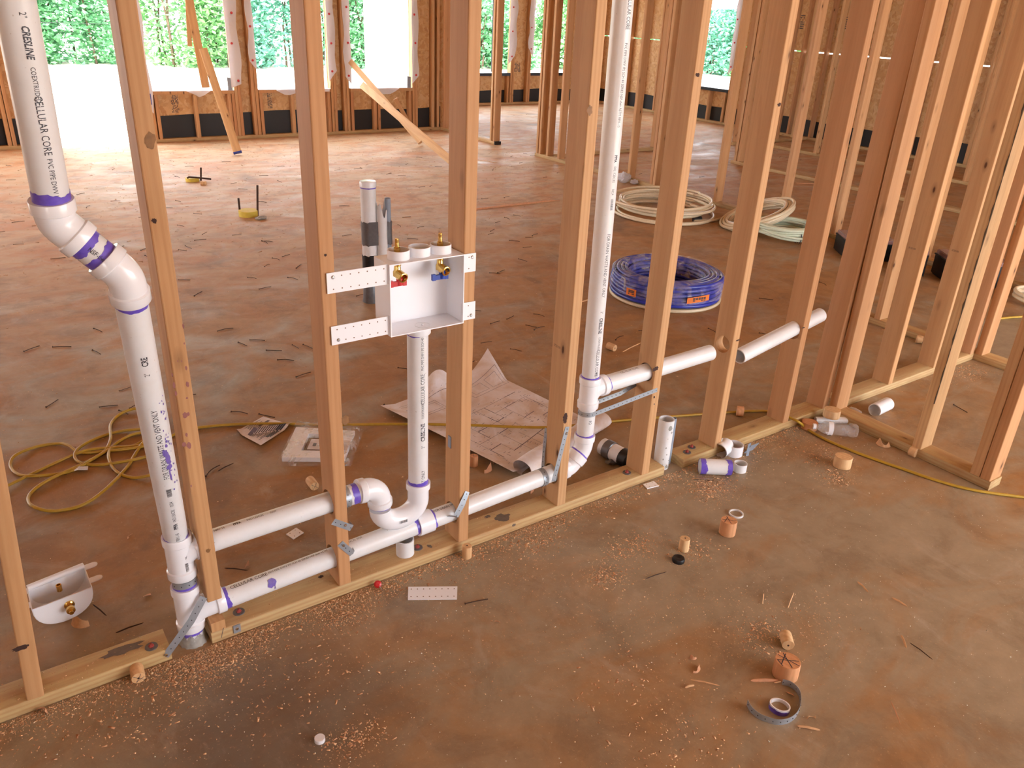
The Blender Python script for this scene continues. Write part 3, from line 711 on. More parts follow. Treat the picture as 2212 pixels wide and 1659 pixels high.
def pipe_text(parent, string, p, d, n, r, size=.008, ink=None, bold=0.0, shear=0.0, sx=.8, name='printed_text'):
    """lettering wrapped on a cylinder: p = axis point at the start, d = reading direction, n = outward side"""
    d = Vector(d).normalized(); n = Vector(n); n = (n - d * n.dot(d)).normalized(); up = n.cross(d)
    cu = bpy.data.curves.new('txt', 'FONT'); cu.body = string; cu.size = size * 1.38; cu.offset = bold; cu.shear = shear; cu.resolution_u = 2
    o = bpy.data.objects.new('txt', cu); scene.collection.objects.link(o)
    bpy.context.view_layer.update(); dg = bpy.context.evaluated_depsgraph_get(); me = bpy.data.meshes.new_from_object(o.evaluated_get(dg))
    bpy.data.objects.remove(o, do_unlink=True); bpy.data.curves.remove(cu)
    org = Vector(parent['_o']); wd = 0
    for v in me.vertices:
        x = v.co.x * sx; y = v.co.y - size * .5; wd = max(wd, x)
        if r > 0: a = y / r; P = Vector(p) + d * x + (n * math.cos(a) + up * math.sin(a)) * (r + .0005)
        else: P = Vector(p) + d * x + up * y + n * .0006
        v.co = P - org
    me.materials.clear(); me.materials.append(ink or M['ink']); me.name = name
    ob = bpy.data.objects.new(name, me); link(ob, parent); return wd
def sub(o, parent):
    """hang pieces on a part: give the part an _o so children share the frame"""
    o['_o'] = parent['_o']; return o

# vent stack geometry read off the photo (the stack leans toward the room)
root = empty('drain_pipe_assembly', (.40, YP, 0)); tag(root, 'white drain pipework glued from stacks, tees, trap and branches along the wall', 'plumbing')
lx = .400
P_bot = Vector((.402, YP, 0.0)); 
# foot of the stack
a = sub(pipe(root, (.402, YP, -.02), (.402, YP, .052)), root)
mb = MB(); rr = random.Random(5); prof = [(.0308, .0), (.0312, .012), (.0308, .03)]
rows = []
for j, (r0, h0) in enumerate([(.038, 0), (.0335, .008), (.0315, .02), (.0308, .034)]):
    rows.append([(.402 + r0 * (1 + .05 * math.sin(k * 2.7 + j)) * math.cos(2 * math.pi * k / 30), YP + r0 * (1 + .05 * math.sin(k * 2.7 + j)) * math.sin(2 * math.pi * k / 30), h0 * (1 + .25 * math.sin(k * 1.9))) for k in range(31)])
mb.grid(rows); build('concrete_splash', mb, M['concrete'], a, smooth=60)
primer(a, (.402, YP, .052), (0, 0, -1), .017, 3)
# tee 1
def tee(parent, base, axis, length, arm_h, arm_dir, arm_len, sweep=True, rb=.0335, rh=.0372, hub=.022, name='sanitary_tee'):
    base = Vector(base); ax = Vector(axis).normalized(); ad = Vector(arm_dir).normalized(); mb = MB()
    L = length
    mb.sweep([base, base + ax * .0015, base + ax * hub, base + ax * (hub + .003), base + ax * (L - hub - .003), base + ax * (L - hub), base + ax * (L - .0015), base + ax * L],
             [rh - .001, rh, rh, rb, rb, rh, rh, rh - .001], 36)
    a = base + ax * arm_h
    if sweep:
        c = base + ax * (arm_h - .030); P = [c + ax * .0, c + ax * .010 + ad * .004, c + ax * .021 + ad * .013, c + ax * .028 + ad * .026, a + ad * .040]
    else: P = [a, a + ad * .02, a + ad * .04]
    e = a + ad * arm_len; P += [e - ad * (hub + .003), e - ad * hub, e - ad * .0015, e]; Rr = [rb * .98] * (len(P) - 3) + [rh, rh, rh - .001]
    mb.sweep(P, Rr, 36); return build(name, mb, M['fitting'], parent, smooth=40)
t1 = sub(tee(root, (.402, YP, .048), (0, 0, 1), .142, .052, (1, 0, .04), .092), root)
st = sub(pipe(root, (.402, YP, .19), (.401, YP, .232)), root); primer(st, (.402, YP, .190), (0, 0, 1), .014, 8)
t2 = sub(tee(root, (.401, YP, .222), (0, 0, 1), .128, .076, (1, 0, .02), .062), root)
pipe_text(st, '40', (.402 - .004, YP, .205), (1, 0, 0), (0, -1, 0), 0, .001)
def width_depth(w): return FPX * .0603 / w
A0 = Vector((.400, YP, .345)); A1 = atd(282, 645, 1.525)
low = sub(pipe(root, A0, A1), root); dA = (A1 - A0).normalized()
primer(low, A0 + dA * .003, dA, .012, 9); primer(low, A1 - dA * .004, -dA, .009, 10)
B0 = atd(241, 566, 1.475); B1 = atd(166, 505, 1.43); dB = (B1 - B0).normalized()
C0 = atd(112, 432, 1.385); C1 = atd(8, -120, 1.17); dC = (C1 - C0).normalized()
# first 45: from A1 up into the offset piece
def bend(pA, dA_, pB, dB_, n=8):
    """smooth path from pA (heading dA_) to pB (heading dB_)"""
    pA = Vector(pA); pB = Vector(pB); L = (pB - pA).length; out = []
    for i in range(n + 1):
        t = i / n; h = .42 * L; a = pA + dA_ * h; b = pB - dB_ * h
        out.append(pA * (1 - t) ** 3 + a * (3 * t * (1 - t) ** 2) + b * (3 * t * t * (1 - t)) + pB * t ** 3)
    return out
O0 = atd(224, 558, 1.463); O1 = atd(177, 522, 1.438); dO = (O1 - O0).normalized()
e1 = sub(fitting('elbow', bend(A1 + dA * .022, dA, O0 - dO * .020, dO), root, hub=.024, hub2=.022), root)
off = sub(pipe(root, O0, O1), root); primer(off, O0 - dO * .001, dO, .016, 11); primer(off, O1 + dO * .001, -dO, .016, 12); pipe_text(off, 'NSF-dw', O1 - dO * .012, -dO, (CAM - O0).normalized() + Vector((0, 0, -.1)), RP + .0008, .009)
e2 = sub(fitting('elbow', bend(O1 + dO * .020, dO, C0 - dC * .022, dC), root, hub=.022, hub2=.024), root)
up = sub(pipe(root, C0, C1), root); primer(up, C0, dC, .018, 13)
vdir = (CAM - C0); nv = vdir.normalized(); side = dC.cross(nv)
s_ = .024
# upper pipe prints read downwards on the side facing the room
dn = -dC; q0 = atd(46, 48, 1.19); tpos = [(.036, '2"', .0105, 0, 0), (.055, 'CRESLINE', .0112, .0004, .25), (.116, 'COEXTRUDED', .0075, 0, 0), (.160, 'CELLULAR CORE', .0125, 0, 0), (.262, 'PVC PIPE DWV IPS', .0085, 0, 0)]
st0 = C0 + dC * .345
nn = (nv * .93 + side * .26)
for o_, tx, sz, bo, sh_ in tpos: pipe_text(up, tx, st0 + dn * o_, dn, nn, RP, sz, bold=bo, shear=sh_, sx=.74 if sz > .01 else .8)
# lower pipe prints read upwards
nl = Vector((-.06, -1, .3))
for o_, tx, sz, bo, sh_ in [(.018, 'F891-16', .0095, 0, 0), (.068, 'PPFA', .0095, .0005, 0), (.100, '0421133C32', .0085, 0, 0), (.160, '0324', .0085, 0, 0), (.262, 'FOR DRAIN WASTE AND VENT ONLY', .0125, 0, 0), (.590, '2"', .0105, 0, 0), (.618, 'CRE', .0125, .0004, 0)]:
    pipe_text(low, tx, A0 + dA * o_, dA, nl, RP, sz, bold=bo, shear=sh_, sx=.78)
def barcode(parent, p, d, n, r, L=.028, H=.011):
    d = Vector(d).normalized(); n = Vector(n); n = (n - d * n.dot(d)).normalized(); up = n.cross(d); rr = random.Random(4); mb = MB(); x = 0
    while x < L:
        w_ = rr.choice([.0006, .0012, .0018]); 
        P = []
        for xx in (x, x + w_): P.append([Vector(p) + d * xx + (n * math.cos(a) + up * math.sin(a)) * (r + .0006) for a in (-H / 2 / r, -H / 4 / r, 0, H / 4 / r, H / 2 / r)] if r > 0 else [Vector(p) + d * xx + up * s + n * .0006 for s in (-H / 2, H / 2)])
        mb.grid(P); x += w_ + rr.choice([.0006, .0009, .0016])
    return build('barcode', mb, M['ink'], parent, smooth=0)
barcode(low, A0 + dA * .198, dA, nl, RP); barcode(t2, (.401, YP, .252), (0, 0, 1), (.25, -1, .6), .0335, .026, .008); pipe_text(t2, '-88-', (.401, YP, .288), (0, 0, 1), (.3, -1, .6), .0335, .007)
# purple splatter running down the lower pipe
def blob(mb, c, n, rx, ry, d, seed, r):
    rr = random.Random(seed); d = Vector(d); n = Vector(n).normalized(); n = (n - d * n.dot(d)).normalized(); up = n.cross(d); k = 14; ring = []
    for i in range(k):
        a = 2 * math.pi * i / k; f = .72 + .45 * rr.random(); x = rx * f * math.cos(a); y = ry * f * math.sin(a)
        ring.append(Vector(c) + d * x + ((n * math.cos(y / r) + up * math.sin(y / r)) * (r + .0009) if r > 0 else up * y + n * .0009))
    cc = Vector(c) + n * ((r + .0009) if r > 0 else .0009)
    mb.add([cc] + ring, [(0, i + 1, (i + 1) % k + 1) for i in range(k)])
mb = MB(); rr = random.Random(21)
nb = (nl.normalized() + Vector((.30, 0, 0)))
for i, (x, off_, a, b) in enumerate([(.332, .0, .020, .006), (.352, -.004, .012, .006), (.318, .003, .010, .004), (.300, .0, .010, .007), (.276, -.001, .020, .002), (.372, .002, .006, .003), (.385, .004, .004, .003), (.262, .001, .014, .001)]):
    blob(mb, A0 + dA * x, nb + Vector((off_ * 30, 0, 0)), a, b, dA, i, RP)
for i in range(34):
    x = .20 + .34 * rr.random() ** .8; blob(mb, A0 + dA * x, nb + Vector((rr.uniform(.0, .7), 0, 0)), rr.uniform(.001, .0042), rr.uniform(.0008, .002), dA, 60 + i, RP)
build('primer_splash', mb, M['purple_stain'], low, smooth=0)['kind'] = 'stuff'
# ---- branches along the wall
X = lambda x, z: Vector((x, YP, z))
upz = .304
ub = sub(pipe(root, X(.455, .299), X(.906, .311)), root); dU = (X(.906, .311) - X(.455, .299)).normalized()
primer(ub, X(.462, .2992), dU, .010, 14); primer(ub, X(.897, .3108), -dU, .016, 15)
nt = Vector((0, -.08, 1))
for o_, tx, sz, bo in [(.012, 'STM F891-16', .008, 0), (.082, 'PPFA', .0085, .0005), (.118, '0421133C32', .008, 0), (.182, '0324', .0075, 0)]: pipe_text(ub, tx, X(.462, .299) + dU * o_, dU, nt, RP, sz, ink=M['ink_brown'], bold=bo)
lb_ = sub(pipe(root, X(.480, .1005), X(1.655, .1485)), root)
bpy.data.objects.remove(lb_, do_unlink=True)
lb1 = sub(pipe(root, hl[1], X(1.095, zl(1.095))), root); lb2 = sub(pipe(root, X(1.145, zl(1.145)), X(1.672, .152)), root)
d1 = (hl[2] - hl[1]).normalized(); primer(lb1, X(.492, .1012), d1, .014, 16, ); primer(lb1, X(1.098, zl(1.098)), -d1, .015, 17)
d2 = (hl[4] - hl[3]).normalized(); primer(lb2, X(1.142, zl(1.142)), d2, .013, 18); primer(lb2, X(1.668, .152), -d2, .016, 33)
mb = MB(); mb.sweep([X(1.094, zl(1.094)), X(1.0945, zl(1.0945)), X(1.1455, zl(1.1455)), X(1.146, zl(1.146))], [.0362, .0372, .0372, .0362], 36); build('coupling', mb, M['fitting'], root, smooth=40)
nt2 = Vector((0, -.12, 1))
for pr, x0, items in ((lb1, .515, [(0, 'CELLULAR CORE', .0125, 0), (.108, 'PVC PIPE DWV IPS SCH 40 SERIES NSF-dwv ASTM', .0075, 0)]), (lb1, .845, [(0, '0421133C32  0324', .0075, 0)]), (lb2, 1.155, [(0, 'FOR DRAIN WASTE', .010, 0)]),
                      (lb2, 1.275, [(0, 'ONLY', .010, 0)]), (lb2, 1.420, [(0, '2"', .010, 0), (.020, 'CRESLINE', .010, .0004), (.094, 'COEXTRUDED', .0065, 0), (.142, 'CELLULAR', .010, 0)])):
    dd = d1 if pr is lb1 else d2
    for o_, tx, sz, bo in items: pipe_text(pr, tx, X(x0 + o_, zl(x0 + o_)), dd, nt2, RP, sz, ink=M['ink_brown'], bold=bo)
mb = MB(); blob(mb, X(.622, zl(.622)), (0, -.93, .35), .013, .013, d1, 5, RP); build('primer_splash', mb, M['purple_stain'], lb1, smooth=0); mb = MB(); blob(mb, X(.628, zl(.628)), (0, -1, -.32), .0022, .018, d1, 7, RP); 
build('primer_drip', mb, M['purple_stain'], lb1, smooth=0)
# trap: elbow down, U bend, riser
ca = (X(.906, .311), Vector((1, 0, 0)))
e3 = sub(fitting('elbow', arc_pts((.972, YP, .313), (1, 0, .01), (0, 0, -1), .046, 10), root, hub=.022, hub2=.018), root)
ubend = [Vector((.972, YP, .232))] + [Vector((1.037 - .065 * math.cos(t * math.pi), YP, .226 - .052 * math.sin(t * math.pi) * 1.0)) for t in [i / 16 for i in range(17)]] + [Vector((1.102, YP, .262))]
e4 = sub(fitting('trap_bend', ubend, root, rb=.0325, hub=.0, hub2=.022), root)
mb = MB(); mb.sweep([(.972, YP, .246), (.972, YP, .2475), (.972, YP, .262), (.972, YP, .2635)], [.036, .037, .037, .036], 36); build('hub', mb, M['fitting'], root, smooth=40)
primer(e4, (.972, YP, .2455), (0, 0, -1), .003, 19, .0332)
barcode(e4, (1.02, YP - .0, .182), (1, 0, 0), (0, -1, -.0), .0335, .026, .009)
rz = sub(pipe(root, (1.102, YP, .268), (1.104, YP, .80)), root); primer(rz, (1.102, YP, .284), (0, 0, 1), .012, 20); primer(rz, (1.104, YP, .782), (0, 0, -1), .010, 21)
nr = Vector((.02, -1, 0))
for o_, tx, sz, bo in [(.0, 'T ONLY', .0115, 0), (.118, '2"', .0105, 0), (.142, 'CRESLINE', .0135, .0005), (.217, 'COEXTRUDED', .0075, 0), (.264, 'CELLULAR CORE', .0125, 0), (.372, 'PVC PIPE DWV IPS SCH 40 SERIES N', .0085, 0)]:
    pipe_text(rz, tx, (1.102, YP, .298 + o_), (0, 0, 1), nr, RP, sz, bold=bo, sx=.74)
# right stack
e5a = X(1.672, .152)
p_mid = X(1.738, .188); 
e5 = sub(fitting('elbow', bend(X(1.690, .153), d2, X(1.728, .176), Vector((.76, 0, .65))), root, hub=.020, hub2=.024), root)
e6 = sub(fitting('elbow', bend(X(1.742, .190), Vector((.70, 0, .71)).normalized(), X(1.7635, .243), Vector((.02, 0, 1)).normalized()), root, hub=.0, hub2=.024), root)
mb = MB(); mb.sweep([X(1.722, .172), X(1.7225, .1725), X(1.744, .193), X(1.7445, .1935)], [.0362, .0373, .0373, .0362], 36); build('hub', mb, M['fitting'], root, smooth=40)
primer(e6, X(1.7455, .195), (.72, 0, .69), .004, 22, .0342)
r2 = sub(pipe(root, X(1.764, .25), X(1.765, .40)), root); primer(r2, X(1.764, .267), (0, 0, 1), .006, 23); pipe_text(r2, 'FO', X(1.764, .335), (0, 0, -1), (-.2, -1, .2), RP, .011)
t3 = sub(tee(root, X(1.765, .375), (0, 0, 1), .115, .068, (1, 0, .02), .070), root)
vA = X(1.765, .48); vB = X(1.752, 1.95)
ve = sub(pipe(root, vA, vB), root); dV = (vB - vA).normalized(); primer(ve, X(1.765, .490), dV, .006, 24)
nvv = Vector((-.04, -1, 0)); VL = lambda z: vA + dV * ((z - vA.z) / dV.z)
for z, tx, sz, bo in [(1.665, 'CELLULAR CORE', .0125, 0), (1.535, 'PVC PIPE DWV IPS SCH 40 SERIES NSF-dwv ASTM F891-15', .0090, 0), (1.228, 'PPFA', .0095, .0005), (1.195, '0421133C32', .009, 0), (1.128, '0324', .009, 0), (.99, 'FOR DRAIN WASTE AND VENT ONLY', .012, 0), (.735, '2"', .010, 0), (.712, 'CRESLINE', .0125, .0005), (.645, 'COEXTRUDED', .0075, 0), (.600, 'CELLULAR CORE', .0125, 0), (.515, 'PVC PIPE', .008, 0)]:
    pipe_text(ve, tx, VL(z), -dV, nvv, RP, sz, bold=bo, sx=.74)
barcode(ve, VL(1.098), -dV, nvv, RP, .035, .009)
ar = sub(pipe(root, X(1.815, .444), X(2.362, .456)), root); dR = (X(2.362, .456) - X(1.815, .444)).normalized(); primer(ar, X(1.836, .4445), dR, .007, 25)
for x, tx, sz in [(1.90, 'CELLULAR CORE', .010), (2.20, 'FOR DRAIN WASTE', .008)]: pipe_text(ar, tx, X(x, .4455), dR, (0, -.12, 1), RP, sz, ink=M['ink_brown'])
# loose length through the far stud
lp0 = aty(1596, 770, .020); lp1 = Vector((3.045, .055, .486))
lo = empty('loose_drain_pipe', (2.87, YP, .45)); tag(lo, 'loose length of white pipe resting in the bored stud at right', 'pipe'); pipe(lo, lp0, lp1)
# short stubs
def stub_piece(name, label, p0, p1, r, cat='pipe offcut', text=None, bands=(), group=None, mat=None, ri=None):
    o = empty(name, (Vector(p0) + Vector(p1)) / 2); tag(o, label, cat, group); mb = MB(); mb.pipe(p0, p1, r, ri); b = build('pipe_wall', mb, mat or M['pvc'], o, smooth=40)
    for (p, d, wd, sd_) in bands: primer(b if False else o, p, d, wd, sd_, r + .0006)
    return o
# capped upright behind the trap
c = at(875, 1203); o = stub_piece('pipe_stub', 'short white pipe stub standing under the coupling on the plate', (1.051, .040, .0385), (1.051, .040, .094), .0285, ri=.025)
# stub with grey conduit at the gap
rt = empty('stack_stub', (2.187, .055, 0)); tag(rt, 'open white pipe stub with concrete specks standing in the plate gap', 'pipe'); mb = MB(); mb.pipe((2.187, .055, -.01), (2.185, .055, .213), .0302); pw = build('pipe_wall', mb, M['pvc'], rt, smooth=40)
mb = MB(); rr = random.Random(8)
for i, (x, h, a) in enumerate([(.0, .185, .011), (.008, .165, .005), (-.006, .10, .004), (.0, .07, .0035), (-.012, .05, .004), (.012, .04, .003), (-.004, .14, .002), (-.014, .02, .007), (.006, .015, .009), (.014, .008, .006)]):
    blob(mb, (2.187, .055, h), (x * 40 - .25, -1, 0), a, a * .8, Vector((0, 0, 1)), i, .0302)
build('concrete_splash', mb, M['concrete'], rt, smooth=0)
mb = MB()
cn = aty(1461, 990, .062); rows = []
mb.pipe((2.2325, .060, -.01), (2.234, .062, .200), .0105, .008, 20); co = build('electrical_conduit', mb, M['tape_grey'], None, smooth=40); tag(co, 'thin grey conduit standing beside the open white stub', 'conduit')
# taped stub-up in the open room
tp = at(803, 650); tp.z = 0; tt = empty('taped_pipe_stub', tp); tag(tt, 'capped white pipe and two tubes bound with grey tape, standing behind the box', 'pipe')
dz = .70
mb = MB(); mb.sweep([tp, tp + Vector((0, 0, .70))], .0440, 36); w1 = sub(build('capped_pipe', mb, M['pvc'], tt, smooth=40), tt)
mb = MB(); mb.sweep([tp + Vector((0, 0, .672)), tp + Vector((0, 0, .674)), tp + Vector((0, 0, .70)), tp + Vector((0, 0, .705)), tp + Vector((0, 0, .706))], [.0445, .047, .047, .044, .001], 36); build('cap', mb, M['fitting'], w1, smooth=40)
primer(w1, tp + Vector((0, 0, .673)), (0, 0, -1), .006, 30, .0448)
vd = Vector((.0, 0, 0)); rgt = RIGHT.copy(); rgt.z = 0; rgt.normalize()
c2 = tp + rgt * .072; mb = MB(); rows = [[], []]
for k in range(33):
    a = 2 * math.pi * k / 32; e = Vector((math.cos(a), math.sin(a), 0)) * .030
    rows[0].append(c2 + e + Vector((0, 0, .0))); rows[1].append(c2 + e + Vector((0, 0, .555 + .035 * math.sin(a * 2 + 1) + .02 * math.sin(a * 5))))
mb.grid(rows, .003); b2 = sub(build('broken_pipe', mb, M['pvc'], tt, smooth=40), tt)
c3 = tp + rgt * .108 + Vector((.01, .02, 0)); mb = MB(); mb.pipe(c3, c3 + Vector((0, 0, .61)), .017, .014); build('grey_tube', mb, M['tape_grey'], tt, smooth=40)
def wrapband(z0, z1, r, mat, name):
    P = []; cs = [(tp, .040), (c3, .019)]
    pts = []
    ax = (c3 - tp).normalized(); per = Vector((0, 0, 1)).cross(ax)
    for k in range(13): a = math.pi / 2 + math.pi * k / 12; pts.append(tp + (ax * math.cos(a) + per * math.sin(a)) * r)
    for k in range(9): a = -math.pi / 2 + math.pi * k / 8; pts.append(c3 + (ax * math.cos(a) + per * math.sin(a)) * (.021 if r < .06 else .02))
    pts.append(pts[0]); mb = MB(); n_ = 7
    mb.grid([[p + Vector((0, 0, z0 + (z1 - z0) * j / n_ + .004 * math.sin(i * 2.1 + j))) + Vector((math.sin(i * 3 + j), math.cos(i * 2 + j), 0)) * .0012 for i, p in enumerate(pts)] for j in range(n_ + 1)], .001)
    return build(name, mb, mat, tt, smooth=50)
wrapband(.345, .48, .0462, M['tape'], 'duct_tape'); wrapband(.20, .285, .0460, M['black_plastic'], 'black_tape')
mb = MB(); mb.sweep([tp + Vector((0, 0, 0.0)), tp + Vector((0, 0, .03)), tp + Vector((0, 0, .10)), tp + Vector((0, 0, .105))], [.053, .049, .046, .0445], 30); build('foil_wrap', mb, M['tape'], tt, smooth=30)

# ================================================================ metal hangers
def strap(name, pts, label, wd=.019, nrm=None, screws=(), cat='strap', th=.0012, mat=None, pitch=.019, parent_only=False):
    """perforated steel strap following pts; nrm gives the face direction at each point"""
    pts = [Vector(p) for p in pts]; root = None; rows = [[], []]
    ns = nrm if isinstance(nrm, list) else [Vector(nrm)] * len(pts); C_ = []
    for i, p in enumerate(pts):
        t = (pts[min(i + 1, len(pts) - 1)] - pts[max(i - 1, 0)]).normalized(); n = Vector(ns[i]); n = (n - t * n.dot(t)).normalized(); s = t.cross(n)
        rows[0].append(p - s * wd / 2); rows[1].append(p + s * wd / 2); C_.append((p, n, t))
    mb = MB(); mb.grid(rows, -th); o = build(name, mb, mat or M['galv'], None, smooth=40); o['_o'] = tuple(o.location); tag(o, label, cat, 'perforated pipe straps' if cat == 'strap' else None)
    # recalc keeps side; holes as small dark studs on both faces
    hb = MB(); acc = .008; 
    for i in range(len(pts) - 1):
        seg = (pts[i + 1] - pts[i]).length
        while acc < seg:
            f = acc / seg; p = pts[i].lerp(pts[i + 1], f); n = C_[i][1].lerp(C_[i + 1][1], f).normalized()
            hb.lathe([(.0, .0), (.0014, .0), (.0014, -.0030), (.0, -.0030)], p + n * .0015, n, 8); acc += pitch
        acc -= seg
    build('holes', hb, M['hole'], o, smooth=0)['kind'] = 'stuff'
    for sp, n in screws:
        sb = MB(); sb.lathe([(0, .0028), (.003, .0026), (.0046, .0008), (.0048, 0), (0, 0)], Vector(sp) + Vector(n) * .0012, n, 16); build('screw', sb, M['steel'], o)
    return o
def ring(c, ax, r, a0, a1, n=14, up=None):
    ax = Vector(ax).normalized(); u = Vector(up) if up else ax.orthogonal(); u = (u - ax * u.dot(ax)).normalized(); q = ax.cross(u)
    P = []; N = []
    for i in range(n + 1):
        a = a0 + (a1 - a0) * i / n; e = u * math.cos(a) + q * math.sin(a); P.append(Vector(c) + e * r); N.append(e)
    return P, N
# left stack strap: round the stack then down to the plate end
P, N = ring((.4015, YP, .208), (0, 0, 1), RP + .003, math.radians(200), math.radians(340), up=(1, 0, 0))
e_ = aty(357, 1418, -.001); s0 = Vector((.443, -.003, .150))
s0 = aty(440, 1290, .004)
strap('pipe_strap', [s0, s0.lerp(e_, .35) + Vector((0, -.012, 0)), s0.lerp(e_, .7) + Vector((0, -.006, 0)), e_], 'grey strap slanting down across the left tee to the plate', nrm=(-.3, -1, .1), screws=[(e_ + Vector((.003, -.002, .006)), Vector((0, -1, 0)))])
strap('pipe_strap', P, 'grey strap band round the left stack between the two tees', nrm=N)
# strap on washer stud
def flat_px(px0, px1, y=-.0015): return aty(*px0, y), aty(*px1, y)
a_, b_ = flat_px((720, 1127), (760, 1141)); strap('pipe_strap', [a_, b_, b_ + Vector((.006, .03, -.004))], 'short upper strap end nailed across the box stud', nrm=[(0, -1, 0), (0, -1, 0), (1, -.3, 0)], screws=[(aty(746, 1134, -.001), Vector((0, -1, 0)))], wd=.020)
a_, b_ = flat_px((735, 1174), (761, 1196)); strap('pipe_strap', [a_, b_, b_ + Vector((.012, .02, -.006))], 'short lower strap end nailed across the box stud', nrm=[(0, -1, 0), (0, -1, 0), (1, -.3, 0)], screws=[(aty(742, 1178, -.001), Vector((0, -1, 0)))], wd=.020)
P, N = ring((.868, YP, .3105), (1, 0, .02), RP + .0015, math.radians(-20), math.radians(150), up=(0, -1, 0)); P, N = ring((.862, YP, .3105), (1, 0, 0), RP + .002, math.radians(-120), math.radians(120), up=(0, -1, 0))
strap('pipe_strap', P, 'strap wrapped round the upper branch pipe right of the box stud', nrm=N)
a_, b_ = aty(1010, 1062, -.0015), aty(985, 1116, -.012)
strap('pipe_strap', [a_, a_.lerp(b_, .5) + Vector((0, -.003, 0)), b_, b_ + Vector((-.006, .03, -.014))], 'twisted strap on the front of the right box stud over the lower pipe', nrm=[(0, -1, 0), (-.3, -1, 0), (-.3, -1, -.2), (-.2, -.5, -1)])
P, N = ring((1.583, YP, zl(1.583)), (1, 0, .04), RP + .002, math.radians(-110), math.radians(115), up=(0, -1, 0)); strap('pipe_strap', P, 'strap wrapped round the lower pipe left of the vent stud', nrm=N, wd=.020)
a_, b_ = aty(1226, 922, -.0015), aty(1196, 1040, -.006); strap('pipe_strap', [a_, a_.lerp(b_, .5), b_.lerp(a_, .15), b_], 'long slanting strap screwed to the front of the vent stud', nrm=(0, -1, 0), screws=[(aty(1224, 936, -.002), Vector((0, -1, 0)))], wd=.018)
P, N = ring((1.7645, YP, .358), (0, 0, 1), RP + .002, math.radians(150), math.radians(290), up=(1, 0, 0)); a_ = aty(1420, 842, -.0015)
P2 = P + [P[-1].lerp(a_, f) for f in (.1, .3, .6, .9)] + [a_]; N2 = N + [Vector((.1, -1, 0))] * 5
strap('pipe_strap', P2, 'long rising strap from the right stack to the next stud', nrm=N2, wd=.017)
P, N = ring((1.60, .07, .20), (1, 0, 0), .02, 0, 1, 3)
strap('pipe_strap', [aty(1172, 1012, .085), aty(1176, 960, .090), aty(1180, 925, .091)], 'dark strap edge at the back of the vent stud', nrm=(-1, 0, 0), wd=.015)
# black coated strap behind the branch pipe
strap('pipe_strap', [aty(1292, 868, .082), aty(1340, 850, .082), aty(1382, 825, .085)], 'dark perforated strap behind the branch pipe', nrm=(0, -1, .3), wd=.016, mat=M['tape'])
# small plates and clips
def plate_px(name, c, hw, hh, label, cat='metal plate', y=-.0012, mat=None, screw=True, tilt=0):
    p = aty(*c, y); mb = MB(); mb.box(p, (hw, .0012, hh), Matrix.Rotation(tilt, 3, 'Y')); o = build(name, mb, mat or M['galv'], None, smooth=0); tag(o, label, cat)
    if screw:
        o['_o'] = tuple(o.location); sb = MB(); sb.lathe([(0, .002), (.0035, .0018), (.005, 0), (0, 0)], p + Vector((0, -.0012, 0)), (0, -1, 0), 16); build('nail_head', sb, M['steel'], o)
    return o
plate_px('strap_scrap', (512, 1358), .010, .013, 'small square strap scrap nailed to the plate front at lower left', y=-.0013)
p = Vector((1.2195 - .0012, .045, 0)); q = aty(987, 962, .03)
mb = MB(); mb.box((sD.matrix_world.translation.x - .0012, .060, q.z), (.0012, .008, .020)); tag(build('nail_plate', mb, M['tape_grey'], smooth=0), 'small grey metal tab on the side of the right box stud', 'metal plate')
mb = MB(); q0 = Vector((.472, .0, .038)); mb.box((.4615, .0345, .0535), (.0185, .034, .0150)); tag(build('wood_block', mb, M['wood'], smooth=0), 'short wood block on the plate end under the left branch pipe', 'wood block')
# ================================================================ washer outlet box
wb = empty('washer_outlet_box', (1.106, 0, .802)); tag(wb, 'white plastic washer outlet box with two brass valves hung between studs', 'outlet box')
bx0, bx1, bz0, bz1, byf, byb = .993, 1.219, .802, 1.001, -.013, .078
mb = MB(); t_ = .003
def bxb(m, x0, x1, y0, y1, z0, z1): m.box(((x0 + x1) / 2, (y0 + y1) / 2, (z0 + z1) / 2), ((x1 - x0) / 2, (y1 - y0) / 2, (z1 - z0) / 2))
bxb(mb, bx0, bx0 + t_, byf, byb, bz0, bz1); bxb(mb, bx1 - t_, bx1, byf, byb, bz0, bz1); bxb(mb, bx0 + t_, bx1 - t_, byf, byb, bz0, bz0 + t_); bxb(mb, bx0 + t_, bx1 - t_, byf, byb, bz1 - t_, bz1)
bxb(mb, bx0 + t_, bx1 - t_, byb - t_, byb - .0001, bz0 + t_, bz1 - t_)
shell = sub(build('shell', mb, M['box_white'], wb, smooth=0), wb)
mb = MB(); P, N = [], []
mb.lathe([(.0205, .0), (.0212, .0), (.0212, .0006), (.0205, .0006)], (1.106, .02, bz0 + t_ + .0002), (0, 0, 1), 32); mb.lathe([(0, 0), (.003, 0), (.003, .004), (0, .0045)], (1.106, .02, bz0 + t_), (0, 0, 1), 14); build('drain_knockout', mb, M['pvc'], shell, smooth=40)
for cx, cy in ((1.042, .032), (1.106, .036), (1.170, .034)):
    mb = MB(); mb.pipe((cx, cy, bz1 - .001), (cx, cy, bz1 + .024), .0295, .0265, 40); build('collar', mb, M['box_white'], shell, smooth=40)
mb = MB(); mb.sweep([(1.104, .04, bz0 - .026), (1.104, .04, bz0 - .024), (1.104, .04, bz0)], [.033, .0345, .0345], 32); build('drain_socket', mb, M['box_white'], shell, smooth=40)
